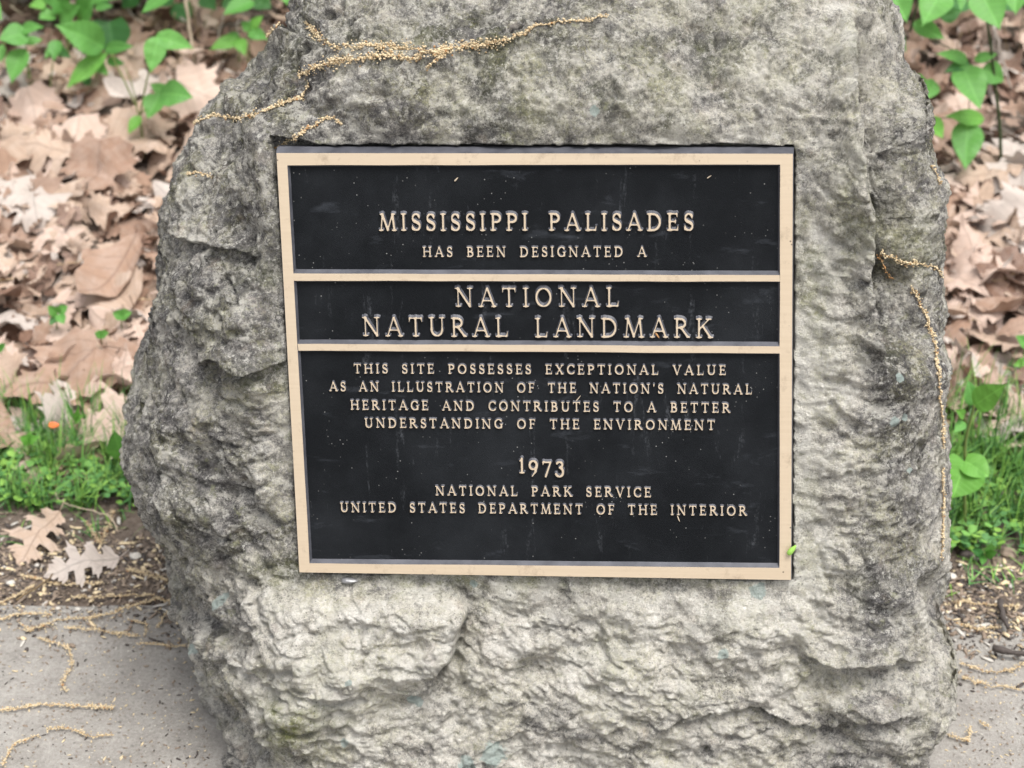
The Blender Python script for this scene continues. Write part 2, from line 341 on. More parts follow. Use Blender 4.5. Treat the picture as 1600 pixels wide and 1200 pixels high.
# ------------------------------------------------------------------ plaque plane (fitted to its four corners)
PC = np.array([0.0277107, 1.7118444, 0.6197073])
a, b_, c_ = -0.29506, -0.0556136, -0.1071527
PM = np.array(Matrix.Rotation(c_, 3, 'Z') @ Matrix.Rotation(b_, 3, 'Y') @ Matrix.Rotation(a, 3, 'X'))
PX, PN, PZ = PM[:, 0], -PM[:, 1], PM[:, 2]        # right, outward normal, up along the plaque
def to_plane(px, py):
    d = ray(px, py); t = ((PC - CAMPOS) @ PN) / (d @ PN); q = CAMPOS + d * t - PC
    return np.array([q @ PX, q @ PZ])
CORN = [to_plane(*p) for p in ((431, 238), (1240, 239), (1237, 907), (467, 895))]      # TL TR BR BL
TX, TZ = -PN[0] / PN[1], -PN[2] / PN[1]

# ------------------------------------------------------------------ boulder
SIL_L = np.array([(-120, 545), (-60, 500), (0, 452), (60, 418), (120, 368), (170, 318), (215, 284), (300, 262), (380, 243), (460, 240), (540, 222), (600, 208), (660, 196), (720, 194), (770, 214), (830, 246), (900, 262), (960, 282), (1000, 292), (1060, 306), (1130, 318), (1200, 336), (1300, 340), (1500, 330)], float)
SIL_R = np.array([(-120, 1350), (-50, 1376), (0, 1392), (60, 1416), (120, 1432), (200, 1452), (260, 1468), (330, 1476), (400, 1472), (450, 1480), (520, 1478), (600, 1480), (700, 1484), (800, 1483), (900, 1480), (950, 1486), (1010, 1494), (1060, 1488), (1120, 1478), (1200, 1474), (1300, 1470), (1500, 1460)], float)
# what the relief below adds to or takes from each outline is taken off beforehand
_py = np.arange(0, 1200, 60)
SIL_L[:, 1] -= 0.9 * np.interp(SIL_L[:, 0], _py, [-8, -18, -28, -18, -3, 5, 12, 19, 9, -5, 3, 15, -18, -40, -58, -18, -52, -22, -5, 1])
SIL_R[:, 1] -= 0.9 * np.interp(SIL_R[:, 0], _py, [22, -12, -44, -20, -24, -8, -13, -18, -9, -3, 20, 11, 11, 13, 14, 17, -40, -8, 12, 15])
def build_rock():
    zs = np.array([-0.12, 0.885, 0.93, 0.98, 1.025, 1.06, 1.085, 1.10])
    z0, z1 = PC[2], 0.885
    fy = lambda z: PC[1] + TZ * (z - z0)
    ys = np.array([fy(-0.12), fy(z1), fy(z1) + 0.035, fy(z1) + 0.085, fy(z1) + 0.14, fy(z1) + 0.20, fy(z1) + 0.26, fy(z1) + 0.31])
    arc = np.r_[0, np.cumsum(np.hypot(np.diff(zs), np.diff(ys)))]
    NV = 760
    t = np.linspace(0, arc[-1], NV)
    Z = np.interp(t, arc, zs); Yf = np.interp(t, arc, ys)
    for _ in range(25):
        Z[1:-1] = 0.25 * Z[:-2] + 0.5 * Z[1:-1] + 0.25 * Z[2:]; Yf[1:-1] = 0.25 * Yf[:-2] + 0.5 * Yf[1:-1] + 0.25 * Yf[2:]
    Yb = np.interp(Z, [-0.12, 0.5, 0.8, 0.95, 1.03, 1.10], [2.46, 2.42, 2.36, 2.31, 2.27, 2.20]); Yb = np.maximum(Yb, Yf + 0.05)
    # cross-section control points: (x -1..1, depth 0..1)
    cp = np.array([(-0.2, 1), (-0.75, 0.93), (-0.97, 0.7), (-1, 0.45), (-0.955, 0.27), (-0.87, 0.13), (-0.76, 0.045), (-0.60, 0.005), (-0.3, 0), (0.1, 0), (0.5, 0), (0.74, 0.0), (0.86, 0.025), (0.94, 0.075), (0.985, 0.15), (1, 0.25), (0.99, 0.5), (0.93, 0.78), (0.6, 0.96), (0.2, 1)], float)
    n = len(cp); S = []
    for i in range(n):
        p0, p1, p2, p3 = cp[i - 1], cp[i], cp[(i + 1) % n], cp[(i + 2) % n]
        for s in np.linspace(0, 1, 40, endpoint=False):
            S.append(0.5 * ((2 * p1) + (-p0 + p2) * s + (2 * p0 - 5 * p1 + 4 * p2 - p3) * s * s + (-p0 + 3 * p1 - 3 * p2 + p3) * s ** 3))
    S = np.array(S); S = np.vstack([S, S[:1]])
    seg = np.hypot(np.diff(S[:, 0]) * 0.48, np.diff(S[:, 1]) * 0.6)
    dens = np.where(0.5 * (S[1:, 1] + S[:-1, 1]) < 0.42, 1.0, 0.18); ar = np.r_[0, np.cumsum(seg * dens)]
    NU = 820; tt = np.linspace(0, ar[-1], NU, endpoint=False)
    SX = np.interp(tt, ar, S[:, 0]); SD = np.clip(np.interp(tt, ar, S[:, 1]), 0, 1)
    # half widths from the outline at the depth where each side turns away
    Yl, Yr = Yf + 0.42 * (Yb - Yf), Yf + 0.22 * (Yb - Yf)
    def xs(Yq, sil):
        d = Yq * FW[1] + (Z - CAMPOS[2]) * FW[2]; py = 600 - FPX * (Yq * UP[1] + (Z - CAMPOS[2]) * UP[2]) / d
        return (np.interp(py, sil[:, 0], sil[:, 1]) - 800) / FPX * d
    XL, XR = xs(Yl, SIL_L), xs(Yr, SIL_R)
    cx, hw = (XL + XR) / 2, (XR - XL) / 2
    X = cx[:, None] + hw[:, None] * SX[None, :]
    tilt = TX * (np.clip(X, -0.42, 0.42) - PC[0])
    Y = (Yf[:, None] + tilt) * (1 - SD) + Yb[:, None] * SD
    ZZ = np.repeat(Z[:, None], NU, 1)
    G = np.stack([X, Y, ZZ], -1)
    def normals(G):
        du = np.roll(G, -1, 1) - np.roll(G, 1, 1); dv = np.gradient(G, axis=0)
        nn = np.cross(du, dv); return nn / (np.linalg.norm(nn, axis=-1, keepdims=True) + 1e-12)
    N = normals(G)
    P = G.reshape(-1, 3); Nf = N.reshape(-1, 3)
    if ((P - np.array([0, 2.0, 0.5])) * Nf).sum(1).mean() < 0: Nf = -Nf
    px, py = project(P); front = (Nf @ FW < 0.25)
    # plaque-local coordinates
    q = P - PC; lu, lv = q @ PX, q @ PZ
    L = np.array(CORN); left = np.interp(lv, [CORN[3][1], CORN[0][1]], [CORN[3][0], CORN[0][0]]); right = np.interp(lv, [CORN[2][1], CORN[1][1]], [CORN[2][0], CORN[1][0]])
    top = np.interp(lu, [CORN[0][0], CORN[1][0]], [CORN[0][1], CORN[1][1]]); bot = np.interp(lu, [CORN[3][0], CORN[2][0]], [CORN[3][1], CORN[2][1]])
    dx = np.maximum(left - lu, lu - right); dz = np.maximum(bot - lv, lv - top)
    dist = np.where((dx > 0) & (dz > 0), np.hypot(dx, dz), np.maximum(dx, dz)); dist = np.where(front & (np.abs(q @ PN) < 0.3), dist, 9)
    # ---- fractured, lumpy limestone: warped billows with sharp creases, flattened into ledges
    W = P + 0.025 * np.stack([perlin(P * 5 + 11), perlin(P * 5 + 37), perlin(P * 5 + 71)], 1) + 0.006 * np.stack([perlin(P * 22 + 3), perlin(P * 22 + 17), perlin(P * 22 + 29)], 1)
    st = np.array([0.85, 0.85, 1.35])
    d = 0.020 * perlin(P * 3.2 + 5)
    # zone masks: 1 on the rough left and top, less on the smoother right
    zl = 1 - smooth(430, 640, px); zt = 1 - smooth(180, 290, py); zr = smooth(1200, 1300, px)
    rough = np.clip(0.75 + 0.45 * zl + 0.1 * zt, 0, 1.3)
    bl = lambda f, o: np.abs(perlin(W * st * f + o)) * 2 - 0.55
    side_k = np.clip(1 - 0.55 * smooth(0.15, 0.8, np.abs(Nf[:, 0])), 0.4, 1)        # the flanks are smoother than the broken face
    low = smooth(900, 1000, py)
    fa = facets(W * np.array([9, 9, 10]) + 5, 1.7, .7); fb = facets(W * np.array([21, 21, 24]) + 31, 1.8, .75); fc = facets(W * 52 + 77, 1.6, .9); fd = facets(P * np.array([105, 105, 120]) + 13, 1.6, .9)
    d += rough * side_k * ((0.020 + 0.010 * zl) * (fa + .2) + (0.0125 + 0.0045 * zl + 0.003 * low) * (fb + .2) + 0.0084 * (fc + .2) + 0.0042 * (fd + .2) + 0.009 * bl(6.5, 1) + 0.0024 * bl(70, 41)) - 0.004 * rough
    d += 0.0022 * perlin(P * 75 + 3) + 0.0026 * (np.abs(perlin(W * 120 + 3)) - 0.3) + 0.0020 * perlin(W * 230 + 8)
    # chipped facets (cut-off noise makes flats and small scarps)
    f1 = perlin(W * np.array([7, 7, 12]) + 61); d += (0.004 + 0.003 * low) * (smooth(0.02, 0.06, f1) - 0.5) * rough
    f2 = perlin(W * np.array([15, 15, 26]) + 91); d += (0.0022 + 0.0012 * low) * (smooth(0.0, 0.05, f2) - 0.5) * rough
    pk = facets(W * np.array([17, 17, 24]) + 401, 2.6, .9); d -= (0.005 + 0.004 * zl) * smooth(0.12, 0.32, -pk - .1) * side_k       # sharp-rimmed sockets
    d -= 0.005 * low * smooth(0.25, 0.45, perlin(W * 31 + 211)) + 0.003 * smooth(0.3, 0.5, perlin(W * 64 + 311))
    f3 = perlin(W * np.array([34, 34, 50]) + 19); d += (0.0012 + 0.0008 * low) * (smooth(0.0, 0.08, f3) - 0.5)
    pit = perlin(W * 48 + 133); d -= 0.006 * smooth(0.32, 0.6, pit) * (0.4 + zl)
    jit = perlin(P * 28 + 7) * 9 + perlin(P * 70 + 7) * 4
    X_, Y_ = px + jit, py + jit * 0.8
    def fade(a0, a1, b0, b1, v): return smooth(a0, a1, v) * (1 - smooth(b0, b1, v))
    # right-hand ridge and the groove behind it
    xr = np.interp(py, [40, 200, 300, 450, 540, 620], [1326, 1343, 1357, 1366, 1374, 1388]); s = X_ - xr
    f = fade(20, 110, 500, 600, py)
    d += f * (-0.080 * smooth(-3, 14, s) * (1 - smooth(40, 150, s) * 0.75) + 0.020 * np.exp(-(np.minimum(s, 0) / 26) ** 2) * (s < 0))
    # lower right chipped corner
    xr = np.interp(py, [880, 910, 960, 1010, 1090, 1200], [1480, 1440, 1449, 1462, 1472, 1462]); s = X_ - xr
    d += smooth(885, 930, py) * (-0.030 * smooth(-4, 16, s))
    d += 0.016 * np.exp(-((py - 935) / 30) ** 2 - ((px - 1400) / 60) ** 2)
    # ledge hollows lower right
    yl = 1030 + 0.12 * (px - 1320) + 14 * np.sin(px * 0.03); s = Y_ - yl; f = fade(1210, 1290, 1400, 1450, px)
    d += f * (0.011 * np.exp(-np.abs(s) / 50) * (s < 0) - 0.006 * np.exp(-s / 30) * (s >= 0))
    yl = 1125 + 0.05 * (px - 1300) + 12 * np.sin(px * 0.025 + 1); s = Y_ - yl; f = fade(950, 1100, 1380, 1440, px)
    d += f * (0.008 * np.exp(-np.abs(s) / 50) * (s < 0) - 0.009 * np.exp(-s / 25) * (s >= 0))
    # raised slab, lower left
    xe = np.interp(py, [890, 915, 955, 1000, 1040, 1060, 1100, 1180], [690, 702, 724, 714, 690, 676, 640, 560])
    xa = np.interp(py, [900, 940, 1000, 1050, 1100, 1200], [420, 384, 374, 372, 388, 400])
    slab = (1 - smooth(-3, 3, X_ - xe)) * smooth(-4, 6, X_ - xa) * smooth(902, 935, Y_) * (1 - smooth(1060, 1190, py))
    slab = slab * (1 - smooth(1035, 1110, py) * smooth(470, 600, px))
    d += 0.034 * slab * (0.6 + 0.4 * smooth(375, 560, px)) - 0.012 * np.exp(-((X_ - xe) / 16) ** 2) * (X_ > xe) * smooth(905, 930, py) * (1 - smooth(1040, 1090, py))
    # left overhang at mid height and the knob below
    yl = 568 + 10 * np.sin(px * 0.05) - 0.03 * (px - 380); s = Y_ - yl; f = fade(300, 345, 470, 480, px)
    d += f * (0.024 * np.exp(-np.abs(s) / 75) * (s < 0) - 0.012 * np.exp(-s / 40) * (s >= 0))
    yl = 372 + 0.25 * (px - 280); s = Y_ - yl; f = fade(255, 290, 360, 420, px); d += f * (0.013 * np.exp(-np.abs(s) / 60) * (s < 0) - 0.006 * np.exp(-s / 30) * (s >= 0))
    for (bx, by, rx, ry, h) in ((305, 690, 70, 62, .022), (300, 800, 60, 45, .010), (420, 300, 50, 60, .010), (300, 470, 55, 60, .012), (385, 470, 50, 60, .012), (600, 160, 90, 55, .012), (820, 150, 90, 60, .014), (1010, 170, 80, 70, .012), (1180, 120, 90, 70, .012), (1000, 1090, 120, 60, .010), (860, 1020, 90, 50, -.008), (1300, 760, 60, 120, .008)):
        d += h * np.exp(-(((px - bx) / rx) ** 2 + ((py - by) / ry) ** 2) ** 1.6)
    # ledge on the top slope that holds the fallen catkins
    yl = np.interp(px, [430, 520, 640, 720, 800, 860, 950, 1100], [40, 82, 92, 82, 62, 44, 30, 10]); s = Y_ - yl; f = fade(400, 470, 900, 1050, px) * smooth(-200, -40, py)
    d += f * (0.020 * np.exp(-s / 45) * (s > 0) - 0.010 * np.exp(-np.abs(s) / 30) * (s <= 0))
    # flatten towards the plaque seat
    wp = 1 - smooth(0.004, 0.055, dist); dn = (q @ PN)
    lipn = -0.013 + 0.006 * perlin(P * 16 + 2) + 0.003 * perlin(P * 50)
    side = np.where(lv > top - 0.004, lipn + 0.004, -0.010 + 0.007 * perlin(P * 12 + 6) + 0.003 * perlin(P * 44))
    target = side - dn + 0.5 * (d - np.clip(d, -0.02, 0.02)) + 0.0035 * perlin(W * 90 + 3) + 0.003 * (np.abs(perlin(W * 40)) - 0.3)
    d = np.where(front, d * (1 - wp) + target * wp, d)
    P2 = P + Nf * d[:, None]
    mz = np.where((lv > top - 0.002) & (lu > left - 0.001) & (lu < right + 0.001), 0.0085 + 0.0035 * perlin(P * 22 + 4) + 0.0015 * perlin(P * 75), 0.0022 + 0.0018 * perlin(P * 40))
    inside = dist < mz
    dn2 = (P2 - PC) @ PN
    P2 = P2 + np.where(inside, np.minimum(0, -0.038 - dn2), 0)[:, None] * PN[None]
    # ---- stains that belong to the stone, and the tone step at the right-hand ridge
    A = lambda bx, by, rx, ry: np.exp(-((px - bx) / rx) ** 2 - ((py - by) / ry) ** 2)
    big = perlin(P * 4 + 3)
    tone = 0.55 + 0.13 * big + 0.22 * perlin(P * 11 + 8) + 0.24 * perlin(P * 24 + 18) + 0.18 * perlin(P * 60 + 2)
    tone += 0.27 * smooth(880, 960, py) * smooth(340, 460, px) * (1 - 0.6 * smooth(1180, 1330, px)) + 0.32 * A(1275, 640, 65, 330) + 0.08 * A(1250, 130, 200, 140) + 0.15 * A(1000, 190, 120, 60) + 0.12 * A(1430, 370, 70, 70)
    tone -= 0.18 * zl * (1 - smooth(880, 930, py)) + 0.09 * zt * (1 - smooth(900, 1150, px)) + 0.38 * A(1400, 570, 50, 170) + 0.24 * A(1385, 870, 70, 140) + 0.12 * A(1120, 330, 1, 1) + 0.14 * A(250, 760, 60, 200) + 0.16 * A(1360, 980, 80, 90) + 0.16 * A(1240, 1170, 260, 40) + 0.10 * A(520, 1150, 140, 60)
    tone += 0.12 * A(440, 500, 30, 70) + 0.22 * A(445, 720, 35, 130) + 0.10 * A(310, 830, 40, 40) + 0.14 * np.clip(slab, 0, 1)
    xq = np.interp(py, [40, 200, 300, 450, 540, 620], [1326, 1343, 1357, 1366, 1374, 1388]); tone = tone - 0.14 * smooth(0, 12, px - xq) * (1 - smooth(560, 640, py)) + 0.12 * np.exp(-((px - xq + 12) / 13) ** 2) * (1 - smooth(520, 600, py))  # tone darker right of the ridge line, paler in a strip along it
    moss = 0.2 * smooth(0.15, 0.5, perlin(P * 13 + 77)) + 0.35 * A(560, 1090, 130, 60) + 0.55 * A(480, 1120, 60, 50) + 0.4 * A(560, 905, 120, 22) + 0.5 * A(880, 912, 330, 16) + 0.35 * A(1260, 800, 30, 110) + 0.45 * A(1265, 420, 30, 120) + 0.4 * A(900, 170, 200, 70) + 0.3 * A(1430, 360, 70, 60) + 0.3 * A(700, 60, 250, 50) + 0.35 * A(420, 580, 40, 25) + 0.3 * A(1170, 60, 150, 80) + 0.3 * A(1330, 300, 40, 200)
    lich = np.zeros(len(P))
    for (bx, by, r) in ((770, 1180, 20), (334, 946, 8), (1184, 926, 13), (738, 917, 7), (645, 1090, 9), (655, 1096, 8), (545, 1148, 7), (730, 1195, 14), (560, 1040, 5), (1398, 660, 9), (1420, 655, 6), (1430, 738, 6), (1130, 1015, 9), (308, 1013, 8), (930, 178, 8), (1405, 590, 7)):
        lich = np.maximum(lich, 1.05 - 0.55 * np.hypot(px - bx, py - by) / r)
    lich = np.clip(lich, 0, 1)
    V = P2; idx = np.arange(NV * NU).reshape(NV, NU)
    F = np.stack([idx[:-1], np.roll(idx, -1, 1)[:-1], np.roll(idx, -1, 1)[1:], idx[1:]], -1).reshape(-1, 4)
    ca, cb = V[idx[-1]].mean(0), V[idx[0]].mean(0)
    ca = ca + np.array([0, 0, 0.01])
    V = np.vstack([V, ca, cb]); na, nb = NV * NU, NV * NU + 1
    T = np.vstack([np.stack([idx[-1], np.roll(idx[-1], -1), np.full(NU, na), np.full(NU, na)], 1), np.stack([np.roll(idx[0], -1), idx[0], np.full(NU, nb), np.full(NU, nb)], 1)])
    me = bpy.data.meshes.new('boulder')
    polys = [F, T[:, :3]]
    loops = np.concatenate([F.ravel(), T[:, :3].ravel()]).astype(np.int32)
    starts = np.concatenate([np.arange(len(F)) * 4, len(F) * 4 + np.arange(len(T)) * 3]).astype(np.int32)
    me.vertices.add(len(V)); me.vertices.foreach_set('co', V.astype(np.float32).ravel())
    me.loops.add(len(loops)); me.loops.foreach_set('vertex_index', loops)
    me.polygons.add(len(starts)); me.polygons.foreach_set('loop_start', starts); me.update(calc_edges=True); me.validate()
    me.polygons.foreach_set('use_smooth', [True] * len(me.polygons))
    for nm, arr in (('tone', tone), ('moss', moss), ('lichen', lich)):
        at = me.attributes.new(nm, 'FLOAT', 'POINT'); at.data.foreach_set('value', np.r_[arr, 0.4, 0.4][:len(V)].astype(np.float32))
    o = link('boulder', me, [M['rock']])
    tag(o, 'big grey and cream weathered limestone boulder carrying the landmark plaque', 'boulder')
    tri = np.vstack([F[:, [0, 1, 2]], F[:, [0, 2, 3]]])
    return o, BVHTree.FromPolygons([tuple(v) for v in V.tolist()], [tuple(f) for f in F.tolist()])
boulder, ROCK = build_rock()
def on_rock(px, py):
    d = ray(px, py); h = ROCK.ray_cast(Vector(CAMPOS), Vector(d))
    return (np.array(h[0]), np.array(h[1])) if h[0] is not None else (None, None)

# ------------------------------------------------------------------ plaque
plaque = empty('plaque', tuple(PC)); plaque.rotation_euler = Matrix(PM.tolist()).to_euler()
tag(plaque, 'bronze and black landmark plaque with raised lettering set into the boulder', 'plaque')
# plaque-local coordinates: x right, z up, -y outward
T_FACE = 0.0; D_REC = 0.0052
def inset(Cn, l, r, t, b): return [Cn[0] + np.array([l, -t]), Cn[1] + np.array([-r, -t]), Cn[2] + np.array([-r, b]), Cn[3] + np.array([l, b])]
def subdiv_loop(c, n):
    out = []
    for i in range(4):
        a0, b0 = c[i], c[(i + 1) % 4]
        for k in range(n): out.append(a0 + (b0 - a0) * k / n)
    return out
def wob(p, s, amp): return np.array(p) + amp * np.array([perlin(np.array([[p[0] * s, p[1] * s, 3.1]]))[0], perlin(np.array([[p[0] * s, p[1] * s, 9.7]]))[0]])
PANELS = [[to_plane(*p) for p in pan] for pan in (
    ((449, 258), (1219, 257), (1218, 430), (458, 427)), ((459.5, 438.5), (1218.5, 440), (1218.5, 541), (465, 537)), ((466.5, 547.5), (1218.5, 552), (1218, 887), (484, 880)))]
def build_plaque():
    n = 60
    outer = CORN
    # body: sides with a drafted upper edge, and a back
    loops = [(inset(outer, 0.0008, .0008, .0008, .0008), -0.0004), (outer, 0.0012), (inset(outer, -.001, -.001, -.0055, -.001), 0.012), (inset(outer, -.001, -.001, -.006, -.001), 0.030)]
    V, F = [], []
    for c, y in loops:
        for p in subdiv_loop(c, n): V.append((p[0], y, p[1]))
    m4 = 4 * n
    for k in range(len(loops) - 1):
        for i in range(m4): F.append((k * m4 + i, k * m4 + (i + 1) % m4, (k + 1) * m4 + (i + 1) % m4, (k + 1) * m4 + i))
    F.append(tuple(range((len(loops) - 1) * m4, len(loops) * m4)))
    link('back_plate', new_mesh('back_plate', V, F, False), [M['patina_sheen']], plaque)
    # bronze rim: front ring between the outer edge and the outline of the three panels, with drafted inner sides whose blue-grey holds painted sky sheen
    inner = [PANELS[0][0], PANELS[0][1], PANELS[2][2], PANELS[2][3]]
    A = subdiv_loop(inset(outer, .0008, .0008, .0008, .0008), n); B = [wob(p, 14, 0.0005) for p in subdiv_loop(inner, n)]
    B2 = subdiv_loop(inset(inner, .0022, .0022, .002, .0045), n)
    V = [(p[0], -0.0004, p[1]) for p in A] + [(p[0], -0.0004, p[1]) for p in B] + [(p[0], D_REC, p[1]) for p in B2]
    F = [(i, (i + 1) % m4, m4 + (i + 1) % m4, m4 + i) for i in range(m4)] + [(m4 + i, m4 + (i + 1) % m4, 2 * m4 + (i + 1) % m4, 2 * m4 + i) for i in range(m4)]
    me = new_mesh('rim', V, F, False); o = link('rim', me, [M['bronze'], M['patina_sheen']], plaque); tag(o, 'bright bronze outer rim')
    for i, p in enumerate(me.polygons): p.material_index = 0 if i < m4 else 1
    # two bronze dividers
    for k in (0, 1):
        c = [PANELS[k][3], PANELS[k][2], PANELS[k + 1][1], PANELS[k + 1][0]]          # TL TR BR BL of the bar
        nn = 80; V, F = [], []
        for i in range(nn + 1):
            s = i / nn; t = wob(c[0] + (c[1] - c[0]) * s, 20, 0.0004); b = wob(c[3] + (c[2] - c[3]) * s, 20, 0.0004)
            V += [(t[0], D_REC, t[1] + 0.0045), (t[0], -0.0005, t[1]), (b[0], -0.0005, b[1]), (b[0], D_REC, b[1] - 0.002)]
        for i in range(nn):
            for j in range(3): F.append((4 * i + j, 4 * i + j + 1, 4 * i + j + 5, 4 * i + j + 4))
        me = new_mesh('divider', V, F, False); link('divider', me, [M['patina_sheen'], M['bronze']], plaque)
        for i, p in enumerate(me.polygons): p.material_index = 1 if i % 3 == 1 else 0
    # the three black fields
    for k in range(3):
        c = inset(PANELS[k], -.001, -.001, -.001, -.001); nu, nv = 50, 30; V, F = [], []
        for j in range(nv + 1):
            for i in range(nu + 1):
                s, t = i / nu, j / nv; p = (c[0] * (1 - s) + c[1] * s) * (1 - t) + (c[3] * (1 - s) + c[2] * s) * t
                V.append((p[0], D_REC - 0.0003 + 0.0002 * perlin(np.array([[p[0] * 25, p[1] * 25, 0.5]]))[0], p[1]))
        for j in range(nv):
            for i in range(nu): F.append((j * (nu + 1) + i, (j + 1) * (nu + 1) + i, (j + 1) * (nu + 1) + i + 1, j * (nu + 1) + i + 1))
        link('field', new_mesh('field', V, F), [M['black']], plaque)
build_plaque()

# ---- raised roman capitals: each letter is drawn as strokes, merged as a distance field and cut into a drafted solid
SW, TW = 0.155, 0.095
def ln(x0, y0, x1, y1, w, w1=None): return [[(x0, y0, w / 2, x1, y1, (w1 or w) / 2)]]
def arc(cx, cy, rx, ry, a0, a1, wv=SW, wh=TW, n=22):
    out = []; A_ = [R(a0 + (a1 - a0) * i / n) for i in range(n + 1)]
    wd = lambda t: (wv * abs(math.cos(t)) + wh * abs(math.sin(t))) / 2
    for t, u in zip(A_[:-1], A_[1:]): out.append((cx + rx * math.cos(t), cy + ry * math.sin(t), wd(t), cx + rx * math.cos(u), cy + ry * math.sin(u), wd(u)))
    return [out]
def srf(x, y, l, r): return ln(x - l, y + (0.035 if y < .5 else -0.035), x + r, y + (0.035 if y < .5 else -0.035), 0.075)
def stem(x, l=.14, r=.14, tl=None, tr=None, w=SW): return ln(x, .04, x, .96, w) + srf(x, 0, l, r) + srf(x, 1, l if tl is None else tl, r if tr is None else tr)
GL = {
 'A': (0.98, ln(.12, .03, .47, .97, TW) + ln(.50, .98, .86, .03, SW) + ln(.24, .33, .72, .33, .085) + srf(.11, 0, .11, .13) + srf(.87, 0, .14, .11)),
 'B': (0.78, stem(.18, .14, .1, .14, .1) + arc(.34, .745, .25, .21, -90, 90) + arc(.36, .275, .30, .24, -90, 90) + ln(.18, .955, .36, .955, .085) + ln(.18, .52, .38, .52, .085) + ln(.18, .04, .38, .04, .085)),
 'C': (0.86, arc(.50, .5, .39, .46, 48, 312) + ln(.76, .86, .80, .70, .09, .06) + ln(.75, .14, .82, .26, .08, .05)),
 'D': (0.96, stem(.18, .14, .1, .14, .1) + arc(.38, .5, .44, .455, -90, 90) + ln(.18, .955, .4, .955, .085) + ln(.18, .045, .4, .045, .085)),
 'E': (0.74, stem(.18, .14, .1, .14, .1) + ln(.18, .955, .62, .955, .085) + ln(.18, .52, .53, .52, .085) + ln(.18, .045, .66, .045, .09) + ln(.62, .96, .64, .78, .09, .05) + ln(.53, .62, .53, .42, .06) + ln(.66, .05, .70, .25, .1, .05)),
 'F': (0.70, stem(.18, .14, .16, .14, .1) + ln(.18, .955, .62, .955, .085) + ln(.18, .50, .53, .50, .085) + ln(.62, .96, .64, .76, .09, .05) + ln(.53, .60, .53, .40, .06)),
 'G': (0.94, arc(.50, .5, .39, .46, 48, 318) + ln(.76, .86, .80, .70, .09, .06) + ln(.80, .10, .80, .42, SW) + srf(.80, .43, .15, .12)),
 'H': (1.0, stem(.18) + stem(.82) + ln(.18, .52, .82, .52, .085)),
 'I': (0.36, stem(.18)),
 'K': (0.92, stem(.18, .14, .14) + ln(.22, .46, .70, .94, TW) + ln(.40, .60, .80, .05, SW) + srf(.70, 1, .14, .15) + srf(.82, 0, .12, .13)),
 'L': (0.74, stem(.18, .14, .1) + ln(.18, .045, .64, .045, .09) + ln(.65, .05, .70, .28, .1, .05)),
 'M': (1.14, ln(.14, .03, .24, .97, TW) + ln(.24, .97, .57, .06, SW) + ln(.57, .06, .90, .97, TW) + ln(.90, .97, 1.0, .03, SW) + srf(.14, 0, .12, .13) + srf(1.0, 0, .14, .13) + srf(.20, 1, .10, .06) + srf(.94, 1, .06, .11)),
 'N': (1.02, ln(.17, .03, .17, .97, TW) + ln(.17, .97, .83, .03, SW) + ln(.85, .0, .85, .97, TW) + srf(.17, 0, .13, .14) + srf(.14, 1, .12, .08) + srf(.85, 1, .14, .13)),
 'O': (1.0, arc(.50, .5, .40, .46, 0, 360, n=44)),
 'P': (0.74, stem(.18, .14, .16, .14, .1) + arc(.36, .725, .28, .23, -90, 90) + ln(.18, .955, .38, .955, .085) + ln(.18, .495, .38, .495, .085)),
 'R': (0.90, stem(.18, .14, .14, .14, .1) + arc(.36, .735, .27, .22, -90, 90) + ln(.18, .955, .38, .955, .085) + ln(.18, .515, .40, .515, .085) + ln(.40, .52, .76, .06, SW) + ln(.76, .06, .88, .03, .09)),
 'S': (0.66, arc(.33, .735, .21, .225, 25, 258, .115, .10) + arc(.335, .265, .235, .225, -155, 78, .125, .10) + ln(.22, .58, .46, .44, .165) + ln(.53, .92, .54, .72, .06) + ln(.10, .08, .10, .30, .06)),
 'T': (0.84, ln(.42, .04, .42, .95, SW) + srf(.42, 0, .15, .15) + ln(.08, .955, .76, .955, .09) + ln(.09, .96, .055, .76, .09, .05) + ln(.75, .96, .785, .76, .09, .05)),
 'U': (0.96, ln(.19, .34, .19, .96, SW) + ln(.79, .34, .79, .96, TW) + arc(.49, .36, .30, .32, 180, 360, .13, .11) + srf(.19, 1, .14, .14) + srf(.79, 1, .14, .13)),
 'V': (0.94, ln(.14, .97, .48, .04, SW) + ln(.48, .04, .80, .97, TW) + srf(.13, 1, .11, .14) + srf(.81, 1, .14, .11)),
 'X': (0.92, ln(.16, .97, .76, .03, SW) + ln(.76, .97, .16, .03, TW) + srf(.15, 1, .11, .14) + srf(.77, 1, .14, .11) + srf(.15, 0, .11, .14) + srf(.77, 0, .14, .11)),
 "'": (0.22, ln(.11, .95, .10, .72, .16, .05)),
 '1': (0.46, ln(.24, .04, .24, .94, SW) + srf(.24, 0, .15, .15) + ln(.10, .80, .24, .93, .08)),
 '9': (0.74, arc(.36, .52, .25, .27, 0, 360, .135, .10, 36) + ln(.61, .50, .52, .10, .14, .12) + ln(.52, .10, .28, -.20, .12, .07)),
 '7': (0.70, ln(.10, .72, .60, .72, .10) + ln(.60, .70, .26, -.20, .11, .14) + ln(.10, .74, .08, .56, .09, .05)),
 '3': (0.66, arc(.30, .58, .20, .17, -80, 150, .13, .09) + arc(.28, .10, .26, .29, -150, 85, .14, .09)),
}
_gcache = {}
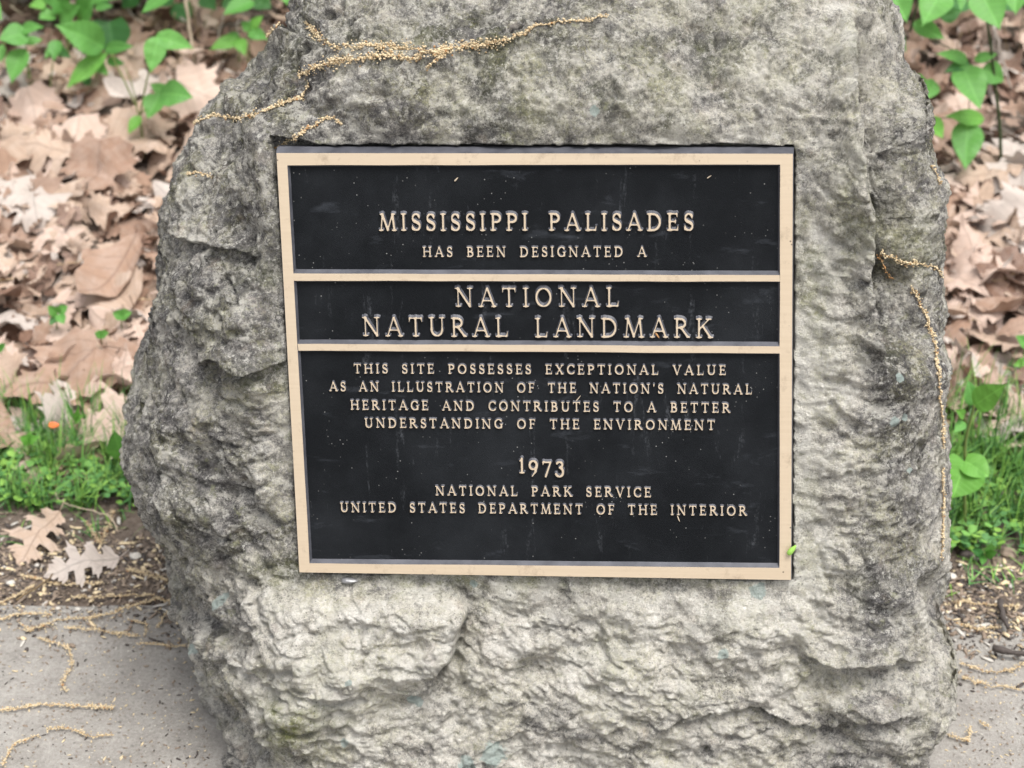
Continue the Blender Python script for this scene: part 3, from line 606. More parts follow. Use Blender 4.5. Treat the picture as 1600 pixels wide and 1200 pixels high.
def glyph(ch, bold):
    """returns (verts in em units with height 0..1, faces, n_top_faces)"""
    if (ch, bold) in _gcache: return _gcache[(ch, bold)]
    wd, segs = GL[ch]; h = 1 / 46.0; pad = 0.16
    xs = np.arange(-pad, wd + pad, h); ys = np.arange(-0.36, 1 + pad, h); XX, YY = np.meshgrid(xs, ys)
    def sdf(x, y):
        e = None; k = 34.0; acc = 0
        for stroke in segs:
            best = 9.0
            for (x0, y0, r0, x1, y1, r1) in stroke:
                dx, dy = x1 - x0, y1 - y0; L2 = dx * dx + dy * dy + 1e-9
                t = np.clip(((x - x0) * dx + (y - y0) * dy) / L2, 0, 1)
                best = np.minimum(best, np.hypot(x - x0 - t * dx, y - y0 - t * dy) - (r0 + (r1 - r0) * t) * bold)
            acc = acc + np.exp(-k * np.clip(best, -1.0, 2))
        s_ = -np.log(acc) / k
        if ch in '937': return s_
        return np.maximum(s_ + 0.004, np.maximum(-0.02 - y, y - 1.02))
    D = sdf(XX, YY)
    ny, nx = D.shape; pts = {}; P = []
    def ep(j0, i0, j1, i1):
        key = (j0, i0, j1, i1)
        if key not in pts:
            a0, b0 = D[j0, i0], D[j1, i1]; t = a0 / (a0 - b0); pts[key] = len(P)
            P.append((xs[i0] + (xs[i1] - xs[i0]) * t, ys[j0] + (ys[j1] - ys[j0]) * t))
        return pts[key]
    E = []
    for j in range(ny - 1):
        for i in range(nx - 1):
            s4 = (D[j, i] < 0, D[j, i + 1] < 0, D[j + 1, i + 1] < 0, D[j + 1, i] < 0); c = sum(1 << k for k in range(4) if s4[k])
            if c in (0, 15): continue
            e = (lambda: ep(j, i, j, i + 1), lambda: ep(j, i + 1, j + 1, i + 1), lambda: ep(j + 1, i, j + 1, i + 1), lambda: ep(j, i, j + 1, i))
            tab = {1: [(3, 0)], 2: [(0, 1)], 3: [(3, 1)], 4: [(1, 2)], 5: [(3, 0), (1, 2)], 6: [(0, 2)], 7: [(3, 2)], 8: [(2, 3)], 9: [(2, 0)], 10: [(0, 1), (2, 3)], 11: [(2, 1)], 12: [(1, 3)], 13: [(1, 0)], 14: [(0, 3)]}[c]
            for a0, b0 in tab: E.append((e[a0](), e[b0]()))
    P = np.array(P)
    eps = 1e-3
    gx = sdf(P[:, 0] + eps, P[:, 1]) - sdf(P[:, 0] - eps, P[:, 1]); gy = sdf(P[:, 0], P[:, 1] + eps) - sdf(P[:, 0], P[:, 1] - eps); g = np.hypot(gx, gy) + 1e-9
    # cast letters flare outward towards the field, most at the upper edge
    gn = np.stack([gx / g, gy / g], 1)
    flare = 0.05 + 0.10 * np.clip(gn[:, 1], 0, 1)
    Q = P + gn * flare[:, None]
    inn = P - gn * 0.012
    out = geometry.delaunay_2d_cdt([Vector(p) for p in inn], E, [], 0, 1e-5)
    tv = np.array([tuple(v) for v in out[0]]); tf = [f for f in out[2] if sdf(*[np.array([tv[list(f), k].mean()]) for k in (0, 1)])[0] < -0.008]
    nI = len(tv); n = len(P)
    V = [(p[0], p[1], 1.0) for p in tv] + [(p[0], p[1], 0.90) for p in P] + [(p[0], p[1], -0.05) for p in Q]
    top = [f[::1] for f in tf]
    # the rim between the inset cap and the outline: match each outline point to its cap vertex
    orig = {}
    for k, o in enumerate(out[3]):
        for q_ in o: orig[q_] = k
    rim, side = [], []
    for a0, b0 in E:
        ia, ib = orig.get(a0), orig.get(b0)
        if ia is not None and ib is not None and ia != ib: rim.append((ia, ib, nI + b0, nI + a0))
        side.append((nI + a0, nI + b0, nI + n + b0, nI + n + a0))
    _gcache[(ch, bold)] = (np.array(V), top + rim, side, wd)
    return _gcache[(ch, bold)]
LINES = [  # words, left px, right px, baseline px (left, right), cap height px, weight, gap between letters, word space
    ('MISSISSIPPI PALISADES', 592, 1084, 361, 361, 27, 1.0), ('HAS BEEN DESIGNATED A', 660, 1010, 402, 402, 15.5, 1.05),
    ('NATIONAL', 711, 967, 480, 480, 30, 0.80), ('NATURAL LANDMARK', 566, 1113, 526, 529, 30, 0.80),
    ('THIS SITE POSSESSES EXCEPTIONAL VALUE', 552, 1134, 584, 587, 14.5, 1.1), ("AS AN ILLUSTRATION OF THE NATION'S NATURAL", 514, 1175, 612, 617, 14.5, 1.1),
    ('HERITAGE AND CONTRIBUTES TO A BETTER', 547, 1141, 641, 646, 14.5, 1.1), ('UNDERSTANDING OF THE ENVIRONMENT', 569, 1117, 669, 673, 14.5, 1.1),
    ('1973', 810, 882, 740, 741, 24, 1.1), ('NATIONAL PARK SERVICE', 680, 1017, 775, 778, 14.5, 1.1), ('UNITED STATES DEPARTMENT OF THE INTERIOR', 531, 1167, 801, 807, 14.5, 1.1)]
def build_lines():
    for txt, x0, x1, b0, b1, cap, bold in LINES:
        p0, p1 = to_plane(x0, b0), to_plane(x1, b1); ph = to_plane(x0, b0 - cap)
        bold *= 0.86; cw = np.linalg.norm(ph - p0); length = np.linalg.norm(p1 - p0)
        wsp = 0.72
        adv = sum(GL[c][0] if c != ' ' else 0 for c in txt); nsp = txt.count(' ')
        sx = 0.90; ngap = len(txt) - 1 - 2 * nsp
        gap = (length / (cw * sx) - adv) / (ngap + nsp * 4.6)          # one word space is 4.6 letter gaps
        if gap < 0.10: sx = length / cw / (adv + 0.12 * (ngap + nsp * 4.6)); gap = 0.12
        if gap > 0.34: sx = length / cw / (adv + 0.34 * (ngap + nsp * 4.6)); gap = 0.34
        hh = 0.0036 if cap > 20 else 0.0028
        V, F, MI = [], [], []; x = 0.0; off = 0; dirv = (p1 - p0) / length; upv = np.array([-dirv[1], dirv[0]])
        for k, c in enumerate(txt):
            if c == ' ': x += 4.6 * gap; continue
            v, tops, sides, wd = glyph(c, bold)
            jy = random.uniform(-0.012, 0.012); jx = random.uniform(-0.012, 0.012)
            pos = p0[None] + ((v[:, :1] + x + jx) * sx * cw) * dirv[None] + ((v[:, 1:2] + jy) * cw) * upv[None]
            yy = D_REC - v[:, 2] * hh
            for q, y in zip(pos, yy): V.append((q[0], y, q[1]))
            for f in tops: F.append(tuple(i + off for i in f)); MI.append(0)
            for f in sides: F.append(tuple(i + off for i in f)); MI.append(1)
            off += len(v); x += wd + (gap if k + 1 < len(txt) and txt[k + 1] != ' ' else 0)
        me = new_mesh('lettering', V, F, False); me.materials.append(M['bronze']); me.materials.append(M['patina_sheen'])
        me.polygons.foreach_set('material_index', MI)
        o = link('lettering', me, [], plaque); tag(o, 'raised bronze words ' + txt)
build_lines()

# ------------------------------------------------------------------ ground: soil, pad
def build_ground():
    ys = np.r_[np.linspace(-60, 1.9, 14), np.linspace(2.0, 7.5, 190), np.geomspace(7.6, 260, 46)]
    xs = np.r_[-np.geomspace(240, 2.7, 30), np.linspace(-2.6, 2.6, 180), np.geomspace(2.7, 240, 30)]
    XX, YY = np.meshgrid(xs, ys); Z = gz(XX, YY)
    Z = Z + 0.006 * perlin(np.stack([XX * 18, YY * 18, 0 * XX], -1).reshape(-1, 3)).reshape(XX.shape)
    Z = np.where((np.abs(XX) < 3.2) & (YY < 2.05) & (YY > -3), np.minimum(Z, -0.06), Z)
    V = np.stack([XX, YY, Z], -1).reshape(-1, 3); ny, nx = XX.shape; I = np.arange(ny * nx).reshape(ny, nx)
    F = np.stack([I[:-1, :-1], I[:-1, 1:], I[1:, 1:], I[1:, :-1]], -1).reshape(-1, 4)
    tag(link('ground', new_mesh('ground', V, F), [M['soil']]), 'brown woodland soil under the leaf litter', 'ground', kind='structure')
    # concrete pad with a worn back edge
    nx = 160; xs = np.linspace(-3.0, 3.0, nx); V, F = [], []
    e = 2.075 + 0.012 * perlin(np.stack([xs * 5, 0 * xs, 0 * xs], 1)) + 0.006 * perlin(np.stack([xs * 19, 0 * xs + 2, 0 * xs], 1)) - 0.02 * (xs > 0)
    rows = [lambda x, y: (x, y + 0.004, -0.1), lambda x, y: (x, y, -0.012), lambda x, y: (x, y - 0.008, -0.001), lambda x, y: (x, y - 0.03, 0.0), lambda x, y: (x, 1.2, 0.0), lambda x, y: (x, -2.8, 0.0), lambda x, y: (x, -2.8, -0.1)]
    for r in rows:
        for x, y in zip(xs, e): V.append(r(x, y))
    for j in range(len(rows) - 1):
        for i in range(nx - 1): F.append((j * nx + i, (j + 1) * nx + i, (j + 1) * nx + i + 1, j * nx + i + 1))
    tag(link('concrete_pad', new_mesh('concrete_pad', V, F, False), [M['concrete']]), 'worn grey concrete pad around the foot of the boulder', 'pavement', kind='structure')
build_ground()

# ------------------------------------------------------------------ dead leaves
def half_outline(kind, rr):
    j = lambda s: rr.uniform(-s, s)
    if kind == 'lobed':      # red-oak like: pointed lobes with deep bays
        pts = [(0.0, 0.0)]
        for (y, tip, bay, yb) in ((0.13, .17, .07, .21), (0.33, .33, .10, .41), (0.56, .40, .12, .62), (0.76, .28, .10, .82)):
            t = tip * (1 + j(.18)); pts += [(bay * 0.8, y - .07), (t * .70, y - .035), (t * .78, y - 0.005), (t, y + .045 + j(.015)), (t * .74, y + .04), (t * .72, y + .085), (t * .5, y + .07), (bay * (1 + j(.25)), yb)]
        pts += [(.12, .89), (.06, .91), (0, 1.0)]
    elif kind == 'pointed':  # sycamore / maple like: broad, three big points a side
        pts = [(0, 0.06), (.12, 0.0), (.26, -.02 + j(.02)), (.30, .06), (.44, .08 + j(.03)), (.40, .18), (.52 + j(.04), .30), (.44, .33), (.60 + j(.05), .50 + j(.03)), (.44, .48), (.42, .54), (.27, .52), (.24, .60), (.33 + j(.03), .72), (.21, .74), (.20, .84), (.11, .85), (0, 1.03)]
    else:                    # plain oval
        pts = [(0, 0), (.10, .06), (.19, .18), (.25 + j(.03), .36), (.26 + j(.02), .52), (.22, .70), (.13, .86), (.05, .96), (0, 1.0)]
    return pts
def sheet(outline, rr, bend, grid=9, stemlen=0.16):
    """a thin curled leaf from an outline polygon: returns verts, faces, leaf coordinates"""
    O = [np.array(p, float) for p in outline]; D = []
    for i in range(len(O)):
        a0, b0 = O[i], O[(i + 1) % len(O)]; n = max(1, int(np.linalg.norm(b0 - a0) / 0.07))
        for k in range(n): D.append(a0 + (b0 - a0) * k / n)
    nD = len(D); pts = [Vector(p) for p in D]
    poly = np.array(D)
    def inside(x, y):
        c = False; n = len(poly); jx = n - 1
        for i in range(n):
            if (poly[i, 1] > y) != (poly[jx, 1] > y) and x < (poly[jx, 0] - poly[i, 0]) * (y - poly[i, 1]) / (poly[jx, 1] - poly[i, 1]) + poly[i, 0]: c = not c
            jx = i
        return c
    st = 1.0 / grid
    for y in np.arange(0.03, 1.0, st):
        for x in np.arange(-0.63, 0.64, st):
            if inside(x, y) and np.min(np.hypot(poly[:, 0] - x, poly[:, 1] - y)) > st * 0.45: pts.append(Vector((x + rr.uniform(-.01, .01), y)))
    out = geometry.delaunay_2d_cdt(pts, [], [list(range(nD))], 1, 1e-5)
    V2 = np.array([tuple(v) for v in out[0]]); F = [tuple(f) for f in out[2]]
    x, y = V2[:, 0], V2[:, 1]
    fold, curl, tw, s0 = bend
    P = np.stack([x * 3.5 + s0, y * 3.5, 0 * x + s0], 1)
    z = fold * np.abs(x) + curl * ((y - .5) ** 2) * 1.2 + tw * x * (y - .5) * 2 + 0.12 * perlin(P) + 0.06 * perlin(P * 2.6) + 0.5 * abs(curl) * x * x * (1 if s0 % 2 < 1 else -1)
    V = np.stack([x, y - .5, z], 1)
    # leaf stalk
    sv, sf = tube_geo([(0, -.5 + .02, z[np.argmin(np.hypot(x, y))]), (rr.uniform(-.03, .03), -.5 - stemlen * .5, 0.02), (rr.uniform(-.08, .08), -.5 - stemlen, 0.0)], [.009, .007, .009], 4, len(V)) if stemlen > 0 else ([], [])
    uvs = np.vstack([V2, np.tile([[0.3, 0.3]], (len(sv), 1))]) if len(sv) else V2
    if len(sv): V = np.vstack([V, np.array(sv)]); F = F + [tuple(f) for f in sf]
    return V, F, uvs
def leaf_mesh(name, V, F, uvs, mat):
    me = new_mesh(name, list(V), F); ul = me.uv_layers.new(name='leaf')
    li = np.zeros(len(me.loops), np.int32); me.loops.foreach_get('vertex_index', li); ul.data.foreach_set('uv', uvs[li].astype(np.float32).ravel())
    me.materials.append(mat); return me
SHEETS = {}
rr = random.Random(11)
for kind in ('lobed', 'pointed', 'oval'):
    SHEETS[kind] = []
    for k in range(7):
        a0, b0 = half_outline(kind, rr), half_outline(kind, rr)
        outl = a0 + [(-x, y) for (x, y) in b0[-2:0:-1]]
        SHEETS[kind].append(sheet(outl, rr, (rr.uniform(-.6, .6), rr.uniform(-1.0, 1.1), rr.uniform(-.5, .5), rr.uniform(0, 40)), stemlen=rr.choice([0, .12, .2])))
DEADM = {}
def dead_mesh(kind, k, col):
    key = (kind, k, col)
    if key not in DEADM: DEADM[key] = leaf_mesh('dead_leaf', *SHEETS[kind][k], M[col])
    return DEADM[key]
CW = {'tan': 'tan', 'brown': 'reddish brown', 'pink': 'pinkish tan', 'pale': 'pale greyish', 'dark': 'dark brown'}
KW = {'lobed': 'many-lobed', 'pointed': 'broad pointed', 'oval': 'plain oval'}
def frame_on(nrm, spin):
    n = Vector(nrm).normalized(); t = n.orthogonal().normalized(); t.rotate(Matrix.Rotation(spin, 3, n)); b = n.cross(t)
    return Matrix((t, b, n)).transposed()
def place_leaf(px, py, size, kind, col, spin, label, group, lift=0.02, tilt=(0, 0), k=None):
    p = on_ground(px, py, lift); n = np.array([tilt[0], -0.16 - 0.2 * tilt[1] + tilt[1], 1.0])
    o = bpy.data.objects.new('dead_leaf', dead_mesh(kind, random.randrange(7) if k is None else k, col)); COL.objects.link(o)
    M3 = frame_on(n, 0); t = (M3 @ Vector((1, 0, 0)))
    Mx = frame_on(n, spin); o.matrix_world = Matrix.Translation(Vector(p)) @ Mx.to_4x4() @ Matrix.Diagonal((size, size, size, 1))
    tag(o, label, 'leaf', group); return o
# the leaves that stand out, one by one
HERO = [
    (105, 235, .26, 'lobed', 'tan', 0.6, 'large tan lobed dead leaf propped up in the litter below the tall seedlings', .07, (0.1, -0.5)),
    (150, 268, .20, 'pointed', 'brown', 2.2, 'reddish brown pointed leaf overlapping the large tan leaf in the upper left litter', .06, (-.1, -.4)),
    (320, 148, .17, 'pointed', 'pink', 0.3, 'pinkish leaf standing up against the upper left edge of the boulder', .08, (0, -1.2)),
    (172, 438, .24, 'oval', 'brown', 1.9, 'smooth long reddish brown leaf lying flat left of the middle of the boulder', .05, (.1, -.2)),
    (88, 590, .24, 'pointed', 'brown', 1.4, 'wide arched brown leaf just above the grass on the left', .06, (.0, -.2)),
    (60, 838, .135, 'lobed', 'tan', 2.0, 'tan lobed leaf on the soil strip below the grass on the left', .02, (.1, -.2)),
    (128, 882, .125, 'lobed', 'pale', 1.2, 'pale greyish lobed leaf lying at the back edge of the concrete on the left', .02, (.1, -.2)),
    (1530, 400, .19, 'pointed', 'pink', -.5, 'large pinkish leaf right of the boulder beside the catkin strand', .06, (-.1, -.3)),
    (1545, 270, .19, 'lobed', 'tan', .9, 'tan lobed leaf below the hanging green leaves on the right', .06, (-.1, -.3)),
    (1585, 238, .14, 'oval', 'pale', .4, 'whitish leaf at the right picture edge below the pale twig', .06, (0, -.5)),
    (170, 668, .18, 'pointed', 'pink', 1.0, 'pinkish tan leaf lying over the top of the grass next to the boulder', .04, (0, -.2)),
    (192, 146, .12, 'oval', 'pale', .2, 'whitish curled leaf behind the thin seedling stem upper left', .07, (0, -.6)),
    (55, 320, .19, 'pointed', 'pale', 2.6, 'pale torn leaf at the left in the middle of the litter', .05, (0, -.3)),
    (230, 210, .20, 'pointed', 'tan', 3.0, 'broad tan leaf at the foot of the slender seedling near the boulder', .05, (.2, -.3)),
]
for (px, py, s, kd, col, sp, lab, lift, tl) in HERO: place_leaf(px, py, s * (.82 if py < 780 else 1), kd, col, sp, lab, 'dead leaves that stand out of the litter', lift + (.012 if py < 780 else 0), tl)
def scatter_leaf(n, x0, x1, y0, y1, side, rnd, size=(.08, .17), cols=None):
    for _ in range(n):
        px, py = rnd.uniform(x0, x1), rnd.uniform(y0, y1)
        col = rnd.choices(['tan', 'brown', 'pink', 'pale', 'dark'], cols or [5, 4, 5, 4, 1.2])[0]; kd = rnd.choices(['lobed', 'pointed', 'oval'], [4, 4, 3])[0]
        lab = f'{CW[col]} {KW[kd]} dead leaf in the brown litter {side} of the boulder'
        place_leaf(px, py, rnd.uniform(*size), kd, col, rnd.uniform(0, 6.28), lab, f'{CW[col]} {KW[kd]} leaves {side} of the boulder', rnd.uniform(.005, .06), (rnd.gauss(0, .42), rnd.gauss(-.05, .42)))
rl = random.Random(5)
scatter_leaf(105, -20, 330, 175, 560, 'left', rl, (.075, .175)); scatter_leaf(28, -10, 250, 540, 680, 'left', rl, (.09, .17)); scatter_leaf(46, -10, 450, 30, 190, 'left', rl, (.08, .16), [4, 5, 2, 2, 4])
scatter_leaf(52, 1440, 1620, 235, 560, 'right', rl, (.075, .17)); scatter_leaf(22, 1450, 1620, 540, 660, 'right', rl, (.09, .16)); scatter_leaf(26, 1400, 1620, 60, 235, 'right', rl, (.08, .16), [4, 5, 2, 2, 4])

def merged(name, parts, mat, label, cat, kind='stuff', uv=False):
    """join many small sheets into one object"""
    VV, FF, UU, off = [], [], [], 0
    for V, F, U in parts:
        VV.append(V); FF += [tuple(i + off for i in f) for f in F]; off += len(V)
        if uv: UU.append(U)
    V = np.vstack(VV); me = new_mesh(name, list(V), FF)
    if uv:
        U = np.vstack(UU); ul = me.uv_layers.new(name='leaf'); li = np.zeros(len(me.loops), np.int32); me.loops.foreach_get('vertex_index', li); ul.data.foreach_set('uv', U[li].astype(np.float32).ravel())
    for m in (mat if isinstance(mat, list) else [mat]): me.materials.append(m)
    o = link(name, me); tag(o, label, cat, kind=kind); return o, me
def litter():
    r = random.Random(21); parts, mi = [], []
    low = {k: [sheet(half_outline(k, r) + [(-x, y) for (x, y) in half_outline(k, r)[-2:0:-1]], r, (r.uniform(-.3, .3), r.uniform(-.5, .6), r.uniform(-.3, .3), r.uniform(0, 40)), 5, 0) for _ in range(6)] for k in ('lobed', 'pointed', 'oval')}
    for n, (xa, xb, ya, yb, sa, sb, zc) in ((1500, (-1.9, 1.9, 2.5, 4.6, .06, .17, .03)), (2600, (-1.5, 1.5, 2.6, 4.4, .025, .085, .07)), (420, (-1.6, 1.6, 2.42, 2.75, .04, .10, .012)), (2600, (-3.5, 3.5, 4.2, 8.0, .08, .2, .03)), (1300, (-4.2, -1.8, 2.45, 4.4, .07, .18, .04)), (1300, (1.8, 4.2, 2.45, 4.4, .07, .18, .04))):
        for _ in range(n):
            x, y = r.uniform(xa, xb), r.uniform(ya, yb); s = r.uniform(sa, sb)
            V, F, U = low[r.choice(['lobed', 'pointed', 'oval'])][r.randrange(6)]
            Mx = np.array(frame_on((r.gauss(0, .5), r.gauss(-.1, .5), 1), r.uniform(0, 6.28)))
            P = V @ Mx.T * s + np.array([x, y, gz(np.array([x]), np.array([y]))[0] + r.uniform(0, zc)])
            parts.append((P, F, U)); mi += [r.choices([0, 1, 2, 3, 4], [5, 5, 3, 2, 4] if y < 4 else [3, 5, 1, 1, 7])[0]] * len(F)
    o, me = merged('leaf_litter', parts, [M[k] for k in ('tan', 'brown', 'pink', 'pale', 'dark')], 'deep carpet of dead brown leaves on the bank behind the boulder', 'leaf litter', uv=True)
    me.polygons.foreach_set('material_index', mi)
litter()

# ------------------------------------------------------------------ grass
def grass():
    r = random.Random(31); parts, mi = [], []
    def blade(p, h, lean, az, wd):
        V, F = [], []; n = 5; d = np.array([math.cos(az), math.sin(az), 0]); s = np.array([-d[1], d[0], 0])
        for i in range(n + 1):
            t = i / n; c = np.array(p) + d * lean * t * t + np.array([0, 0, h * (t - 0.35 * lean / max(h, .01) * t * t * .5)]); ww = wd * (1 - t ** 1.6) * .5 + .0001
            V += [c - s * ww, c + s * ww + np.array([0, 0, .0006])]
        F = [(2 * i, 2 * i + 1, 2 * i + 3, 2 * i + 2) for i in range(n)]
        return np.array(V), F, None
    def patch(n, x0, x1, y0, y1, hmin, hmax, dens):
        k = 0
        while k < n:
            px, py = r.uniform(x0, x1), r.uniform(y0, y1)
            if r.random() > dens(px, py): continue
            p = on_ground(px, py); parts.append(blade(p - np.array([0, 0, .004]), r.uniform(hmin, hmax) * (1.5 if r.random() < .08 else 1), r.uniform(.01, .07), r.uniform(0, 6.28), r.uniform(.0018, .0042))); mi.extend([r.choice([0, 0, 1, 1, 2])] * 5); k += 1
    tex = lambda px, py: 0.06 + 0.94 * float(perlin(np.array([[px * .022, py * .035, 1.0]]))[0] > .02)
    patch(1050, -40, 250, 695, 800, .03, .08, lambda px, py: tex(px, py) * (0.5 + .5 * min(1, (px + 80) / 200)))
    patch(620, -40, 240, 655, 760, .05, .13, tex); patch(420, 1440, 1640, 640, 820, .06, .14, tex)
    def clover(n, x0, x1, y0, y1):
        for _ in range(n):
            p = on_ground(r.uniform(x0, x1), r.uniform(y0, y1)) + np.array([0, 0, r.uniform(.008, .035)]); a0 = r.uniform(0, 6.28); L_ = r.uniform(.008, .018)
            for q in range(3):
                az = a0 + q * 2.09; d = np.array([math.cos(az), math.sin(az), r.uniform(-.2, .5)]); sd = np.array([-d[1], d[0], r.uniform(-.3, .3)])
                ring = [p, p + d * L_ * .45 + sd * L_ * .38, p + d * L_ * .9 + sd * L_ * .34, p + d * L_, p + d * L_ * .9 - sd * L_ * .34, p + d * L_ * .45 - sd * L_ * .38]
                parts.append((np.array(ring), [(0, 1, 2, 3), (0, 3, 4, 5)], None)); mi.extend([r.choice([0, 1, 2])] * 2)
    clover(210, -40, 240, 690, 800); clover(170, 1470, 1640, 700, 868)
    patch(1100, 1440, 1640, 700, 862, .03, .085, lambda px, py: tex(px, py))
    patch(260, 1440, 1640, 600, 720, .05, .12, tex)
    patch(60, -30, 280, 795, 850, .015, .04, tex); patch(60, 1470, 1640, 855, 930, .012, .03, tex)
    o, me = merged('grass', parts, [M['grass'], mat_plain('dark_grass', (0.06, 0.17, 0.05), (0.10, 0.24, 0.07), 8, .55), mat_plain('yellow_grass', (0.16, 0.34, 0.05), (0.24, 0.40, 0.09), 8, .55)], 'short green grass in a strip along the back of the concrete pad', 'grass')
    me.polygons.foreach_set('material_index', mi)
grass()

# ------------------------------------------------------------------ green plants
def green_sheet(kind, seed=0):
    """ovate / heart / serrated leaf grid; x across (-.5..5 of width 1), y along 0..1"""
    nv, nu = 22, 8; V, U, F = [], [], []
    for j in range(nv + 1):
        t = j / nv
        if kind == 'heart': wd = .5 * (math.sin(math.pi * min(1, t * .80 + .20)) ** .85) * (1 if t > 0 else .95)
        elif kind == 'lance': wd = .5 * (math.sin(math.pi * t ** .85) ** 1.05)
        else: wd = .5 * (math.sin(math.pi * t ** .72) ** .9) * (1 - .12 * t)
        wd = max(wd, .004)
        if kind == 'serrate': wd *= 1 + .07 * (1 if j % 2 else -1)
        for i in range(nu + 1):
            s = (i / nu) * 2 - 1; yy = t
            if kind == 'heart' and t < .25: yy = t - .13 * abs(s) * (1 - t / .25) * (1 - abs(s) * .3)
            V.append((s * wd, yy - (.05 * abs(s) if kind != 'heart' else 0), 0.0)); U.append((s * wd * .6, yy))
    for j in range(nv):
        for i in range(nu): a0 = j * (nu + 1) + i; F.append((a0, a0 + 1, a0 + nu + 2, a0 + nu + 1))
    return np.array(V), F, np.array(U)
GS = {k: green_sheet(k) for k in ('ovate', 'heart', 'lance', 'serrate')}
def green_leaf(base, tip, width, kind, mat, parent, face=None, droop=.12, fold=.35, label=None):
    """a leaf part spanning base->tip (world), 'width' across, its upper side turned to 'face'"""
    base, tip = np.array(base, float), np.array(tip, float); ax = tip - base; Ln = np.linalg.norm(ax); ax /= Ln
    f = np.array(face if face is not None else (0, -.55, .8), float); s = np.cross(ax, f); s /= np.linalg.norm(s); n = np.cross(s, ax)
    V, F, U = GS[kind]; x, y = V[:, 0], V[:, 1]
    ph = random.uniform(0, 50); rip = perlin(np.stack([x * 3 + ph, y * 4, 0 * x + ph], 1)) * .04 * Ln
    z = fold * np.abs(x) * width + droop * Ln * (4 * y * (1 - y)) * .5 + rip
    P = base + (x * width)[:, None] * s + (y * Ln)[:, None] * ax + z[:, None] * n
    o0 = np.array(parent.location)
    me = leaf_mesh('leaf', P - o0, F, U, M[mat]); o = link('leaf', me, [], parent)
    if label: tag(o, label)
    return o
def plant(base_px, label, leaves, stems, Y=None, cat='plant', name='seedling', group=None, smat='stem'):
    """leaves: (base px, tip px, width px, kind, material, depth step towards the viewer); stems: (px polyline, width px)"""
    g = on_ground(*base_px) if Y is None else at_depth(base_px[0], base_px[1], Y); Yd = g[1]
    root = empty(name, tuple(g)); tag(root, label, cat, group)
    dpt = lambda Yq, py: Yq
    pxm = FPX / np.linalg.norm(g - CAMPOS)
    for poly, wd in stems:
        pts = [at_depth(x, y, Yd) for x, y in poly]; pts = resample(pts, .01) if len(pts) > 2 else pts
        V, F = tube_geo(pts, np.linspace(wd / pxm / 2, wd / pxm / 2 * .6, len(pts)), 6)
        link('stem', new_mesh('stem', [np.array(v) - g for v in V], F), [M[smat]], root)
    for i, (b, t, wd, kind, mat, dz) in enumerate(leaves):
        B = at_depth(b[0], b[1], Yd - dz * .25); T = at_depth(t[0], t[1], Yd - dz)
        fc = np.array([random.uniform(-.25, .25), -.75, .65])
        green_leaf(B, T, wd / pxm, kind, mat, root, fc, random.uniform(.02, .16), random.uniform(.1, .4))
    return root
plant((226, 248), 'slender seedling with pale forked stem and round leaves growing nearest the boulder', [
    ((246, 60), (235, 116), 34, 'ovate', 'green', .06), ((246, 57), (304, 76), 32, 'ovate', 'green', .03), ((249, 150), (230, 187), 36, 'ovate', 'green', .05), ((252, 146), (304, 153), 44, 'ovate', 'green', .03), ((262, 148), (234, 130), 22, 'ovate', 'green', -.02), ((219, 183), (200, 210), 20, 'ovate', 'bright', .03)],
    [(((226, 248), (222, 205), (214, 168), (190, 118), (174, 84)), 3.5), (((219, 180), (228, 130), (240, 85), (246, 60)), 3), (((214, 165), (206, 130), (196, 105)), 2), (((219, 180), (235, 160), (250, 148)), 2)])
plant((148, 165), 'tall seedling with a long drooping leaf and a big serrated leaf upper left', [
    ((160, 72), (84, 38), 52, 'serrate', 'green', .05), ((164, 85), (102, 140), 30, 'lance', 'bright', .07), ((166, 78), (210, 72), 22, 'ovate', 'green', .02), ((152, 100), (170, 118), 18, 'ovate', 'green', .04), ((168, 96), (196, 100), 16, 'ovate', 'green', .0), ((133, 118), (140, 138), 16, 'ovate', 'deep', .02)],
    [(((148, 165), (150, 130), (152, 100), (160, 72)), 4), (((152, 105), (165, 84)), 2.5)])
plant((178, 112), 'dark heart-leaved plant standing behind the tall seedlings upper left', [((171, 34), (178, 84), 60, 'heart', 'deep', .04)], [(((178, 112), (176, 75), (171, 38)), 3)])
plant((110, 120), 'leafy plant at the top left whose pale leaves leave the picture', [
    ((95, 34), (126, 8), 40, 'ovate', 'green', .05), ((126, 34), (150, -8), 46, 'ovate', 'green', .04), ((70, 6), (44, 10), 18, 'ovate', 'bright', .03), ((84, 20), (60, 30), 26, 'ovate', 'green', .04), ((150, 12), (178, 10), 14, 'ovate', 'green', .0), ((100, 12), (78, -8), 34, 'ovate', 'green', .02)],
    [(((110, 120), (106, 70), (100, 25), (112, -10)), 4), (((104, 50), (126, 34)), 2.5)])
plant((52, 168), 'seedling at the left picture edge with a hanging leaf and clustered stems', [
    ((42, 52), (-4, 62), 40, 'ovate', 'green', .05), ((36, 78), (18, 132), 36, 'ovate', 'green', .07), ((34, 46), (70, 42), 20, 'ovate', 'green', .02), ((40, 66), (68, 62), 16, 'ovate', 'green', -.02), ((4, 70), (2, 100), 14, 'lance', 'green', .04)],
    [(((52, 168), (44, 120), (40, 60)), 3.5), (((58, 170), (46, 110), (36, 78)), 2.5), (((40, 60), (44, 52)), 2)])
plant((76, 170), 'young plant with one folded pale leaf between the left seedlings', [
    ((88, 64), (84, 96), 22, 'ovate', 'green', .05), ((84, 74), (112, 92), 18, 'ovate', 'deep', .02), ((84, 76), (70, 92), 14, 'ovate', 'green', .04)], [(((76, 170), (80, 120), (86, 66)), 3)])
